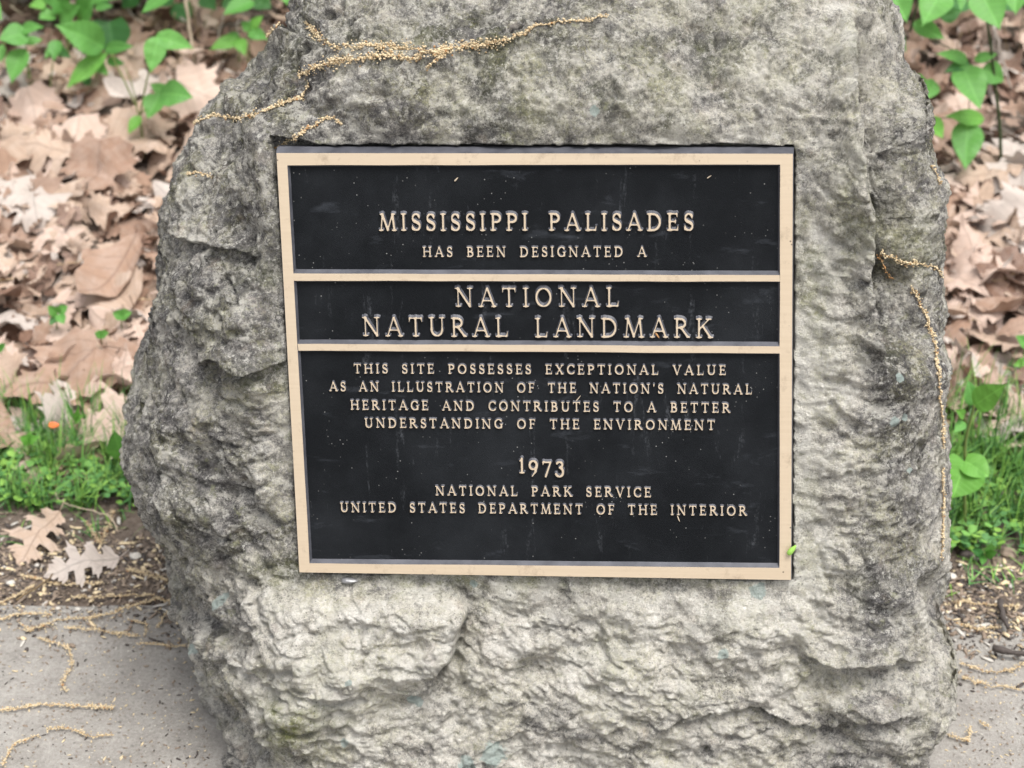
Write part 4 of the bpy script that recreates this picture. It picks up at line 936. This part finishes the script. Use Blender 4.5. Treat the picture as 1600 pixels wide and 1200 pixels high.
plant((376, 118), 'small maple-like plant beside the upper left slope of the boulder', [
    ((372, 62), (326, 78), 24, 'serrate', 'bright', .04), ((372, 62), (384, 88), 22, 'serrate', 'bright', .05), ((374, 60), (350, 56), 16, 'serrate', 'green', .0), ((390, 50), (420, 62), 22, 'ovate', 'green', .03), ((390, 46), (376, 34), 18, 'ovate', 'green', .0), ((392, 44), (412, 24), 18, 'ovate', 'bright', .0)],
    [(((376, 118), (374, 90), (372, 62)), 3), (((386, 116), (390, 70), (391, 45)), 3)])
plant((300, 60), 'dark leaved plant at the top behind the straw-coloured stalk', [
    ((284, 6), (288, 36), 36, 'heart', 'deep', .03), ((316, -4), (338, 16), 30, 'ovate', 'deep', .03), ((352, -2), (372, 14), 28, 'ovate', 'deep', .02), ((270, -6), (240, 8), 30, 'ovate', 'deep', .02), ((400, -4), (424, 14), 32, 'ovate', 'deep', .03), ((216, -8), (190, 14), 34, 'ovate', 'deep', .02)],
    [(((300, 60), (292, 30), (284, 4)), 3), (((306, 60), (330, 20), (352, -6)), 2.5)])
# right-hand shrub
plant((1566, 292), 'leafy shrub on the right with a dark upright stem and hanging oval leaves', [
    ((1532, -14), (1563, 48), 54, 'ovate', 'green', .10), ((1585, -20), (1587, 24), 40, 'ovate', 'green', .08), ((1503, -22), (1501, 20), 18, 'ovate', 'green', .06), ((1472, -14), (1440, 42), 50, 'ovate', 'green', .10), ((1392, -14), (1418, 36), 48, 'ovate', 'green', .08), ((1430, 36), (1477, 62), 28, 'ovate', 'green', .05),
    ((1472, 28), (1504, 16), 26, 'ovate', 'deep', .0), ((1510, 94), (1460, 84), 22, 'ovate', 'green', .04), ((1512, 98), (1474, 114), 20, 'ovate', 'deep', .04), ((1503, 104), (1532, 174), 52, 'ovate', 'green', .10), ((1534, 186), (1474, 182), 27, 'ovate', 'bright', .06), ((1446, 186), (1474, 218), 34, 'ovate', 'bright', .09),
    ((1512, 192), (1508, 267), 48, 'ovate', 'green', .11), ((1460, 128), (1442, 158), 26, 'ovate', 'green', .06), ((1436, 158), (1454, 184), 22, 'ovate', 'green', .03), ((1430, 120), (1450, 128), 14, 'ovate', 'green', .0), ((1524, 94), (1560, 84), 17, 'ovate', 'green', .0), ((1536, 108), (1570, 128), 36, 'ovate', 'green', .0), ((1560, 10), (1596, -4), 40, 'ovate', 'deep', -.05), ((1420, 8), (1396, 22), 34, 'ovate', 'deep', -.05), ((1475, 6), (1520, 10), 34, 'ovate', 'deep', -.06)],
    [(((1566, 292), (1562, 192), (1556, 140), (1548, 70), (1538, 10), (1530, -30)), 5.5), (((1545, 132), (1515, 110), (1495, 80), (1450, 60), (1428, 40)), 2.5), (((1530, 120), (1515, 150), (1512, 195)), 2), (((1512, 185), (1480, 184), (1448, 186)), 2), (((1422, 50), (1432, 10), (1440, -20)), 4)], name='shrub', cat='shrub', smat='darkstem')
plant((1508, 830), 'bright green broad-leaved weed rising from the grass at the right edge of the boulder', [
    ((1508, 722), (1488, 778), 66, 'heart', 'bright', .05), ((1524, 632), (1573, 600), 40, 'ovate', 'bright', .04), ((1520, 632), (1512, 592), 24, 'ovate', 'green', -.02), ((1506, 650), (1492, 640), 16, 'ovate', 'bright', .02), ((1508, 720), (1545, 745), 40, 'heart', 'bright', .04), ((1506, 660), (1490, 676), 16, 'ovate', 'green', .03)],
    [(((1508, 830), (1507, 760), (1508, 690), (1523, 630)), 6)], name='weed')
plant((1610, 600), 'pale leaved sprout cut off by the right picture edge', [((1602, 566), (1582, 572), 16, 'ovate', 'bright', .02), ((1606, 540), (1586, 524), 22, 'ovate', 'green', .0), ((1606, 566), (1596, 585), 14, 'ovate', 'bright', .03)], [(((1610, 600), (1606, 570), (1604, 540)), 3)], name='weed')
plant((1540, 872), 'low rosette of rounded leaves at the foot of the grass on the right', [((1538, 862), (1548, 846), 24, 'ovate', 'green', .03), ((1536, 868), (1516, 858), 14, 'lance', 'deep', .02), ((1540, 868), (1560, 862), 14, 'lance', 'green', .03), ((1536, 868), (1534, 884), 12, 'lance', 'green', .03)], [(((1540, 872), (1539, 868), (1538, 862)), 3)], name='weed')
for (x, y, lab, lv) in (
    (88, 520, 'tiny three-leaved seedling in the middle of the left litter', [((90, 490), (75, 478), 17, 'heart', 'green', .01), ((92, 488), (106, 478), 15, 'heart', 'green', .0), ((92, 492), (100, 506), 16, 'heart', 'green', .02), ((88, 496), (78, 508), 12, 'heart', 'deep', .02)]),
    (190, 515, 'tiny heart-leaved seedling in the left litter close to the boulder', [((190, 494), (176, 489), 16, 'heart', 'green', .01), ((190, 494), (206, 488), 18, 'heart', 'green', .01)]),
    (160, 540, 'tiny low seedling just below the heart-leaved one on the left', [((158, 524), (148, 520), 13, 'heart', 'green', .01), ((158, 524), (170, 520), 14, 'heart', 'green', .01)]),
    (2, 560, 'tiny green seedling at the left picture edge', [((2, 545), (9, 538), 12, 'heart', 'green', .01), ((2, 546), (-8, 540), 12, 'heart', 'green', .01)])):
    plant((x, y), lab, lv, [(((x, y), lv[0][0]), 2)], Y=float(on_ground(x, y, .055)[1]), group='tiny seedlings in the leaf litter')
for (x, y, lab, lv) in (
    (46, 708, 'yellow-green lobed sprout at the top of the left grass', [((46, 690), (30, 682), 18, 'serrate', 'bright', .02), ((46, 690), (62, 682), 16, 'serrate', 'bright', .02), ((46, 690), (46, 674), 14, 'serrate', 'bright', .0)]),
    (186, 722, 'round leaf in the left grass touching the boulder', [((190, 712), (178, 672), 34, 'heart', 'green', .04)]),
    (112, 668, 'thin blade-leaved sprout left of the boulder above the grass', [((118, 660), (100, 618), 6, 'lance', 'green', .0), ((118, 660), (124, 632), 8, 'lance', 'bright', .02), ((116, 662), (134, 646), 8, 'lance', 'bright', .02)])):
    plant((x, y), lab, lv, [(((x, y), lv[0][0]), 2)], Y=float(on_ground(x, y, .05)[1]), name='weed')
# undergrowth on the bank behind, whose feet show only between the plants in front
def undergrowth():
    r = random.Random(51)
    for k in range(18):
        x = r.uniform(-1.35, -.58) if k < 8 else (r.uniform(1.0, 1.4) if k < 12 else r.uniform(-2.6, 2.6)); y = r.uniform(4.1, 4.45) if k < 12 else r.uniform(5, 6.2); g = np.array([x, y, gz(np.array([x]), np.array([y]))[0]])
        root = empty('bush', tuple(g)); tag(root, 'dark leafy bush on the bank behind, at the top of the picture', 'bush', 'dark bushes on the bank')
        hgt = r.uniform(.5, 1.0)
        for s in range(4):
            e = g + np.array([r.uniform(-.3, .3), r.uniform(-.3, .3), hgt * r.uniform(.7, 1)]); mid = (g + e) / 2 + np.array([r.uniform(-.06, .06), 0, .06])
            V, F = tube_geo(resample([g, mid, e], .05), .005, 5); link('stem', new_mesh('stem', [v - g for v in V], F), [M['redstem']], root)
        P_, mi = [], []
        VV, FF, UU, off = [], [], [], 0
        for _ in range(52):
            b = g + np.array([r.gauss(0, .26), r.gauss(0, .26), r.uniform(.10, hgt)]); ax = np.array([r.uniform(-1, 1), r.uniform(-1, .4), r.uniform(-.7, .3)]); ax /= np.linalg.norm(ax)
            Ln = r.uniform(.07, .13); f = np.array([r.uniform(-.4, .4), -.4, 1.0]); s_ = np.cross(ax, f); s_ /= np.linalg.norm(s_); n_ = np.cross(s_, ax)
            V, F, U = GS['ovate']; x_, y_ = V[:, 0], V[:, 1]
            VV.append(b - g + (x_ * Ln * .6)[:, None] * s_ + (y_ * Ln)[:, None] * ax + (.3 * np.abs(x_) * Ln * .6)[:, None] * n_); FF += [tuple(i + off for i in q) for q in F]; UU.append(U); off += len(V)
        me = leaf_mesh('foliage', np.vstack(VV), FF, np.vstack(UU), M[r.choice(['deep', 'green', 'green'])]); link('foliage', me, [], root)
undergrowth()

# ------------------------------------------------------------------ sticks and twigs
def stick(poly, wd, mat, label, name='twig', dep=None, bits=0):
    pts = [on_ground(x, y, .015) for x, y in poly] if dep is None else [at_depth(x, y, dep + k * .0) for k, (x, y) in enumerate(poly)]
    c = pts[0]; pxm = FPX / np.linalg.norm(np.array(c) - CAMPOS); pts = resample(pts, .012)
    pts = pts + .0012 * rng.normal(size=pts.shape)
    V, F = tube_geo(pts, np.linspace(wd / pxm / 2, wd / pxm / 2 * .7, len(pts)) * (1 + .12 * rng.normal(size=len(pts))), 7)
    o = link(name, new_mesh(name, [v - c for v in V], F), [M[mat]], None, tuple(c)); tag(o, label, 'twig'); return o
def ydep(px, py): return float(on_ground(px, py)[1])
stick(((308, 120), (300, 70), (293, 20), (287, -30)), 6, 'stick', 'straw-coloured dry stalk standing left of the boulder top', dep=ydep(308, 120))
stick(((222, 62), (208, 28), (193, -8)), 4.5, 'greystick', 'pale grey dry stalk behind the heart-leaved plant', dep=ydep(222, 62))
stick(((218, 64), (236, 42), (254, 20)), 3.5, 'redstem', 'thin brown twig leaning across the pale grey stalk', dep=ydep(218, 64))
stick(((44, 56), (66, 50), (88, 42)), 4, 'redstem', 'short brown twig lying behind the leftmost seedling')
stick(((-4, 14), (14, 30), (24, 44)), 4, 'greystick', 'pale stick at the top left corner', dep=ydep(20, 60))
stick(((16, 8), (38, 24), (52, 36)), 4, 'stick', 'tan stick slanting right at the top left corner', dep=ydep(50, 52))
stick(((232, 34), (228, 0), (226, -20)), 3, 'greystick', 'thin white stalk at the top between two dark leaves', dep=ydep(232, 40))
stick(((320, 95), (312, 60), (300, 20), (296, -6)), 3.5, 'redstem', 'thin brown stalk right of the straw-coloured stalk', dep=ydep(320, 95))
stick(((1553, 42), (1566, 90), (1580, 142)), 5, 'greystick', 'whitish dead stem hanging right of the dark shrub stem', dep=ydep(1580, 142) - .05)
stick(((1553, 44), (1552, 84)), 2.5, 'greystick', 'short thin pale stem beside the dark shrub stem', dep=ydep(1553, 120))
stick(((1497, 42), (1498, 62), (1501, 86)), 2.5, 'greystick', 'thin pale thread-like stem above the middle shrub leaves', dep=ydep(1500, 100))
stick(((1474, 29), (1500, 24), (1530, 19)), 4.5, 'greystick', 'grey horizontal twig under the top right leaves')
stick(((1436, 152), (1486, 171), (1545, 192), (1610, 222)), 4.5, 'greystick', 'long pale twig crossing the litter right of the boulder')
stick(((1502, 76), (1545, 72), (1575, 94), (1606, 122)), 4.5, 'greystick', 'curved pale twig lying behind the dark shrub stem')
stick(((1478, 70), (1510, 106), (1560, 134), (1606, 172)), 3, 'redstem', 'thin dark twig running down behind the shrub')
stick(((1552, 1014), (1575, 1017), (1610, 1024)), 11, 'bark', 'dark bark stick on the concrete at the right picture edge')
stick(((1562, 940), (1570, 962), (1574, 980)), 11, 'bark', 'short blackened piece of bark on the soil right of the boulder')
stick(((25, 938), (60, 916), (84, 896)), 3.5, 'redstem', 'thin brown twig at the back edge of the concrete on the left')
stick(((0, 432), (60, 428), (120, 408)), 8, 'redstem', 'thick brown twig lying in the litter at mid left')
stick(((90, 760), (84, 775), (100, 790), (160, 800), (182, 815), (184, 830)), 2, 'stick', 'thin straw thread curling below the grass on the left')

for (x, y, ln_, lean) in ((20, 130, 90, -20), (66, 118, 70, 14), (135, 110, 80, 10), (188, 118, 60, -16), (262, 104, 85, 12), (280, 112, 70, -10), (334, 100, 80, 16), (352, 96, 60, -12), (366, 104, 70, 6), (240, 90, 60, 22), (1490, 110, 60, 12), (1525, 96, 60, -14), (1590, 100, 80, 10), (1574, 90, 70, -8), (110, 86, 60, -12), (302, 92, 50, 24)):
    o = stick(((x, y), (x + lean * .4, y - ln_ * .5), (x + lean, y - ln_)), 2.6, random.choice(['redstem', 'redstem', 'greystick']), 'thin dead stalk among the plants at the top of the picture', dep=ydep(x, y)); o['group'] = 'thin dead stalks behind the boulder'
# ------------------------------------------------------------------ catkins: strings of tiny dry flowers
t_ = (1 + 5 ** .5) / 2
ICV = np.array([(-1, t_, 0), (1, t_, 0), (-1, -t_, 0), (1, -t_, 0), (0, -1, t_), (0, 1, t_), (0, -1, -t_), (0, 1, -t_), (t_, 0, -1), (t_, 0, 1), (-t_, 0, -1), (-t_, 0, 1)]) / math.hypot(1, t_)
ICF = [(0, 11, 5), (0, 5, 1), (0, 1, 7), (0, 7, 10), (0, 10, 11), (1, 5, 9), (5, 11, 4), (11, 10, 2), (10, 7, 6), (7, 1, 8), (3, 9, 4), (3, 4, 2), (3, 2, 6), (3, 6, 8), (3, 8, 9), (4, 9, 5), (2, 4, 11), (6, 2, 10), (8, 6, 7), (9, 8, 1)]
def catkin(poly, wd, label, where, dens=1.0, mat='catkin'):
    P = resample(poly, 2.0); V, F, pts, MI = [], [], [], []; c = None; P = P + np.stack([1.6 * perlin(np.stack([P[:, 0] * .09, P[:, 1] * .09, 0 * P[:, 0] + 3], 1)), 3.0 * perlin(np.stack([P[:, 0] * .07, P[:, 1] * .07, 0 * P[:, 0] + 9], 1))], 1)
    for (x, y) in P:
        if where == 'rock': p, n = on_rock(x, y)
        else: p, n = on_ground(x, y, .004 if where == 'ground' else .05), np.array([0, 0, 1.0])
        if p is None or (where == 'rock' and np.linalg.norm(p - CAMPOS) > 2.6): continue
        p = p + n * .0015
        if c is None: c = p
        pts.append(p); pxm = FPX / np.linalg.norm(p - CAMPOS)
        blotch = perlin(np.array([[x * .05, y * .05, wd]]))[0]
        for _ in range(max(1, int(round(dens * (wd / 2.3) * max(.25, 1 + 1.1 * blotch) * random.uniform(.4, 1.6))))):
            r_ = random.choice([random.uniform(.0005, .0010), random.uniform(.0008, .0014)]); a0 = random.uniform(0, 6.28); rad = wd / pxm / 2 * abs(random.gauss(0, .68))
            n_ = np.array(n); u = np.cross(n_, [0.2, .3, .9]); u /= np.linalg.norm(u) + 1e-9; v = np.cross(n_, u)
            q = p + u * rad * math.cos(a0) + v * rad * math.sin(a0) + n_ * random.uniform(0, .0025)
            k = len(V); sc = np.array([random.uniform(.7, 1.5), random.uniform(.7, 1.3), random.uniform(.7, 1.3)])
            V += list(ICV * r_ * sc + q); F += [tuple(i + k for i in f) for f in ICF]; MI += [random.choices([0, 1, 2], [9, 2, .5])[0]] * 20
    if c is None or len(pts) < 2: return
    sv, sf = tube_geo(pts, .0006, 4, len(V)); V += sv; F += sf
    o = link('catkin', new_mesh('catkin', [np.array(v) - c for v in V], F), [M[mat], M['catkin_brown'], M['rust']], None, tuple(c)); MI += [1] * (len(F) - len(MI)); o.data.polygons.foreach_set('material_index', MI); tag(o, label, 'catkin', {'rock': 'catkins on the boulder', 'ground': 'catkins on the concrete and soil', 'litter': 'catkins in the leaf litter'}[where])
for poly, wd, lab in (
    (((480, 35), (500, 60), (530, 73), (600, 72), (680, 80), (730, 72), (790, 62)), 15, 'thick catkin heap running along the ledge on top of the boulder'),
    (((790, 62), (820, 52), (845, 40), (890, 32), (948, 27)), 6, 'thin catkin tail reaching right along the top of the boulder'),
    (((468, 122), (490, 106), (530, 95), (600, 86), (650, 90), (695, 76)), 15, 'catkin strand just below the ledge heap, sloping down to the left'),
    (((668, 106), (680, 93), (700, 76)), 8, 'short catkin piece hanging down from the middle of the ledge heap'),
    (((290, 200), (330, 182), (375, 186), (410, 176), (470, 153)), 11, 'long catkin across the upper left shoulder of the boulder'),
    (((470, 153), (478, 143), (484, 130)), 5, 'short thin catkin between the shoulder strand and the ledge strand'),
    (((432, 230), (460, 216), (495, 196), (515, 183), (532, 193)), 8, 'hooked catkin just above the top left corner of the plaque'),
    (((412, 66), (430, 46), (446, 22)), 9, 'catkin on the upper left outline of the boulder'),
    (((292, 276), (310, 268), (332, 276)), 8, 'small curved catkin on the left face of the boulder'),
    (((1376, 392), (1398, 405), (1430, 410), (1458, 416), (1470, 432)), 8, 'catkin lying across the right face of the boulder'),
    (((1424, 447), (1440, 480), (1453, 515), (1460, 545), (1466, 590)), 8, 'catkin running down the right face of the boulder'),
    (((1466, 590), (1470, 640), (1474, 700)), 6, 'thin catkin continuing down the right outline of the boulder'),
    (((1472, 730), (1472, 800), (1470, 870)), 6, 'catkin clinging to the lower right outline of the boulder'),
    (((1454, 260), (1464, 276), (1466, 290)), 6, 'short catkin at the right outline beside the plaque top')):
    catkin(poly, wd, lab, 'rock')
catkin(((1374, 396), (1384, 424), (1396, 434)), 5, 'rusty broken catkin on the right face of the boulder', 'rock', .7, 'rust')
for poly, wd, lab in (
    (((-5, 1112), (60, 1103), (100, 1104), (175, 1107)), 10, 'straight catkin on the concrete at the left picture edge, lower one'),
    (((4, 1197), (20, 1166), (60, 1150)), 9, 'catkin curving up from the bottom left corner of the concrete'),
    (((75, 1140), (105, 1138), (140, 1152), (172, 1150)), 10, 'catkin with a fuzzy clump near the bottom left of the concrete'),
    (((60, 1000), (105, 1010), (114, 1040), (96, 1070), (106, 1083)), 9, 'question-mark shaped catkin on the left concrete'),
    (((30, 975), (45, 987), (90, 970), (160, 965), (190, 955)), 9, 'catkin with a bent tip left on the concrete above the question-mark one'),
    (((105, 983), (150, 985), (215, 996)), 9, 'nearly straight catkin in the middle of the tangle on the left concrete'),
    (((215, 1007), (255, 1010), (292, 1012)), 9, 'catkin whose end touches the lower left of the boulder'),
    (((-5, 970), (40, 960), (80, 962)), 9, 'catkin cut by the left picture edge at the concrete back edge'),
    (((35, 900), (90, 915), (160, 912)), 9, 'catkin passing under the pale lobed leaf on the left'),
    (((115, 935), (180, 933), (240, 930)), 9, 'catkin along the back edge of the left concrete'),
    (((188, 955), (250, 935), (272, 945)), 8, 'arched catkin near the boulder on the left soil edge'),
    (((200, 890), (235, 900), (262, 908)), 12, 'fuzzy catkin clump on the soil beside the boulder left'),
    (((135, 818), (158, 852), (178, 800)), 12, 'loose catkin clump below the grass on the left'),
    (((200, 970), (230, 976), (228, 992)), 7, 'short hooked catkin in the tangle left of the boulder'),
    (((246, 982), (258, 962), (276, 948)), 7, 'short slanting catkin close to the boulder foot on the left'),
    (((0, 945), (30, 930), (55, 915)), 8, 'catkin at the left edge on the soil above the concrete'),
    (((1500, 1038), (1540, 1050), (1580, 1050), (1606, 1034)), 9, 'curved catkin on the right concrete, upper one'),
    (((1502, 1058), (1540, 1072), (1596, 1078)), 9, 'catkin on the right concrete just below the curved one'),
    (((1480, 1148), (1512, 1160), (1516, 1138)), 9, 'curled catkin on the concrete at the lower right of the boulder'),
    (((1530, 1128), (1544, 1138)), 10, 'tiny catkin clump alone on the right concrete'),
    (((1494, 975), (1530, 985), (1560, 980)), 10, 'catkin on the soil at the back edge of the right concrete'),
    (((1490, 940), (1530, 945), (1590, 950)), 9, 'catkin on the bare soil right of the boulder'),
    (((1522, 762), (1535, 800), (1540, 846)), 8, 'catkin hanging in the grass right of the boulder')):
    catkin(poly, wd, lab, 'ground')
for poly, wd, lab in (
    (((-5, 440), (50, 432), (80, 416), (120, 412), (152, 398)), 5, 'thin catkin along the thick twig in the left litter'),
    (((110, 482), (140, 462), (190, 466), (236, 468)), 5, 'thin catkin lying under the smooth brown leaf at left'),
    (((128, 432), (160, 402), (188, 392)), 5, 'thin catkin crossing the smooth brown leaf at left'),
    (((60, 222), (90, 230), (110, 240)), 5, 'thin catkin on the large tan leaf upper left'),
    (((1510, 430), (1560, 440), (1596, 425)), 6, 'thin catkin below the large pinkish leaf on the right'),
    (((1480, 510), (1500, 512), (1520, 500)), 6, 'thin catkin in the litter beside the right outline of the boulder')):
    catkin(poly, wd, lab, 'litter', .8)

# ------------------------------------------------------------------ debris: chips, crumbs, pebbles
def debris():
    r = random.Random(77); parts, mi = [], []
    def lump(p, s, el, k):
        M3 = np.array(frame_on((r.gauss(0, .3), r.gauss(0, .3), 1), r.uniform(0, 6.28))); V = ICV * np.array([s * el, s, s * .45]) * (1 + .2 * np.array([r.uniform(-1, 1) for _ in range(12)])[:, None])
        parts.append((V @ M3.T + p, ICF, None)); mi.extend([k] * 20)
    for _ in range(3600):
        left = r.random() < .66
        px = r.uniform(-20, 320) if left else r.uniform(1465, 1620); py = r.gauss(890, 46) if left else r.gauss(938, 42)
        if py < 780: continue
        lump(on_ground(px, py, .002), r.choice([r.uniform(.0008, .0022), r.uniform(.0008, .0022), r.uniform(.002, .0042)]), r.choice([1, 1.4, 2, 4]), r.choices([0, 1, 2, 3], [6, 1, 2, 4])[0])
    for _ in range(1300):
        left = r.random() < .7
        px = r.uniform(-20, 330) if left else r.uniform(1475, 1620); py = r.uniform(950, 1215)
        lump(on_ground(px, py, .001), r.uniform(.0006, .0016), r.choice([1, 1.5, 3]), r.choices([0, 1, 2, 3], [4, 1, 3, 2])[0])
    o, me = merged('wood_chips', parts, [M['chip'], M['pebble'], M['catkin'], M['bark']], 'wood chips, crumbs and flower dust strewn where soil meets concrete', 'wood chips')
    me.polygons.foreach_set('material_index', mi)
debris()
def pebble(px, py, r_, label, mat='pebble'):
    p = on_ground(px, py); V = ICV * np.array([1.2, 1, .75]); F = ICF
    me = bpy.data.meshes.new('pebble'); import bmesh
    bm = bmesh.new(); bmesh.ops.create_icosphere(bm, subdivisions=3, radius=1)
    for v in bm.verts: v.co = Vector(np.array(v.co) * np.array([1.2, 1, .7]) * r_ * (1 + .25 * perlin(np.array([list(v.co)]) * 1.3 + px)[0]))
    bm.to_mesh(me); bm.free(); me.polygons.foreach_set('use_smooth', [True] * len(me.polygons))
    tag(link('pebble', me, [M[mat]], None, tuple(p + np.array([0, 0, r_ * .4]))), label, 'pebble')
pebble(17, 913, .006, 'pale pebble at the left edge of the soil strip'); pebble(1487, 903, .007, 'whitish pebble on the soil touching the right edge of the boulder'); pebble(90, 952, .004, 'small pale pebble at the back edge of the left concrete'); pebble(1575, 868, .012, 'brownish stone half in the grass on the right', 'chip')
pebble(1508, 868, .010, 'dark brown stone in the grass close to the boulder', 'bark'); pebble(122, 953, .004, 'small white pebble among the catkins on the left concrete'); pebble(212, 872, .008, 'grey stone on the soil strip near the boulder', 'pebble')

# ------------------------------------------------------------------ small things on and beside the plaque
def blob(name, center, axes, scale, mat, label, cat):
    import bmesh
    bm = bmesh.new(); bmesh.ops.create_uvsphere(bm, u_segments=20, v_segments=12, radius=1); A3 = np.array(axes)
    for v in bm.verts:
        c = np.array(v.co); c[0] *= scale[0]; c[1] *= scale[1] * (1 - .35 * (c[0] / scale[0])); c[2] *= scale[2]; c = c * (1 + .12 * perlin(np.array([list(v.co)]) * 1.7)[0]); v.co = Vector(c @ A3)
    me = bpy.data.meshes.new(name); bm.to_mesh(me); bm.free(); me.polygons.foreach_set('use_smooth', [True] * len(me.polygons))
    tag(link(name, me, [M[mat]], None, tuple(center)), label, cat)
def on_plaque(px, py, out): q = to_plane(px, py); return PC + PX * q[0] + PZ * q[1] + PN * out
d1 = PX * .62 + PZ * .78; blob('seed', on_plaque(1237, 858, .004), [d1, np.cross(PN, d1), PN], (.0078, .0032, .003), 'seed', 'bright green seed stuck to the lower right edge of the plaque', 'seed')
p, n = on_rock(547, 907); 
if p is not None: blob('solder_lump', p + n * .002, [PX, PZ, PN], (.011, .004, .006), 'lead', 'silvery lump of metal under the lower left edge of the plaque', 'metal lump')
d2 = PX * .62 - PZ * .78
def fleck(px, py, ang, ln_, wd, lab, mat='stick'):
    d = PX * math.cos(ang) + PZ * math.sin(ang); blob('bud_scale', on_plaque(px, py, -D_REC + .0013), [d, np.cross(PN, d), PN], (ln_, wd, .0009), mat, lab, 'bud scale')
fleck(1026, 524, -.95, .0052, .0012, 'brown bud scale lodged at the A of LANDMARK', 'rust')
fleck(712, 281, .8, .0032, .0009, 'tan bud scale near the top edge of the plaque above MISSISSIPPI')
fleck(1060, 812, -1.2, .0042, .0007, 'pale sliver below the word INTERIOR')
fleck(903, 624, .9, .005, .0006, 'pale sliver beside the word NATION in the long text'); fleck(1108, 277, .6, .003, .0006, 'tiny sliver near the top right of the plaque')
p = on_ground(84, 664, .075); blob('petal', p, [(1, 0, 0), (0, .6, .8), (0, -.8, .6)], (.010, .0055, .0009), 'petal', 'orange-red scrap lying on a leaf above the left grass', 'petal')
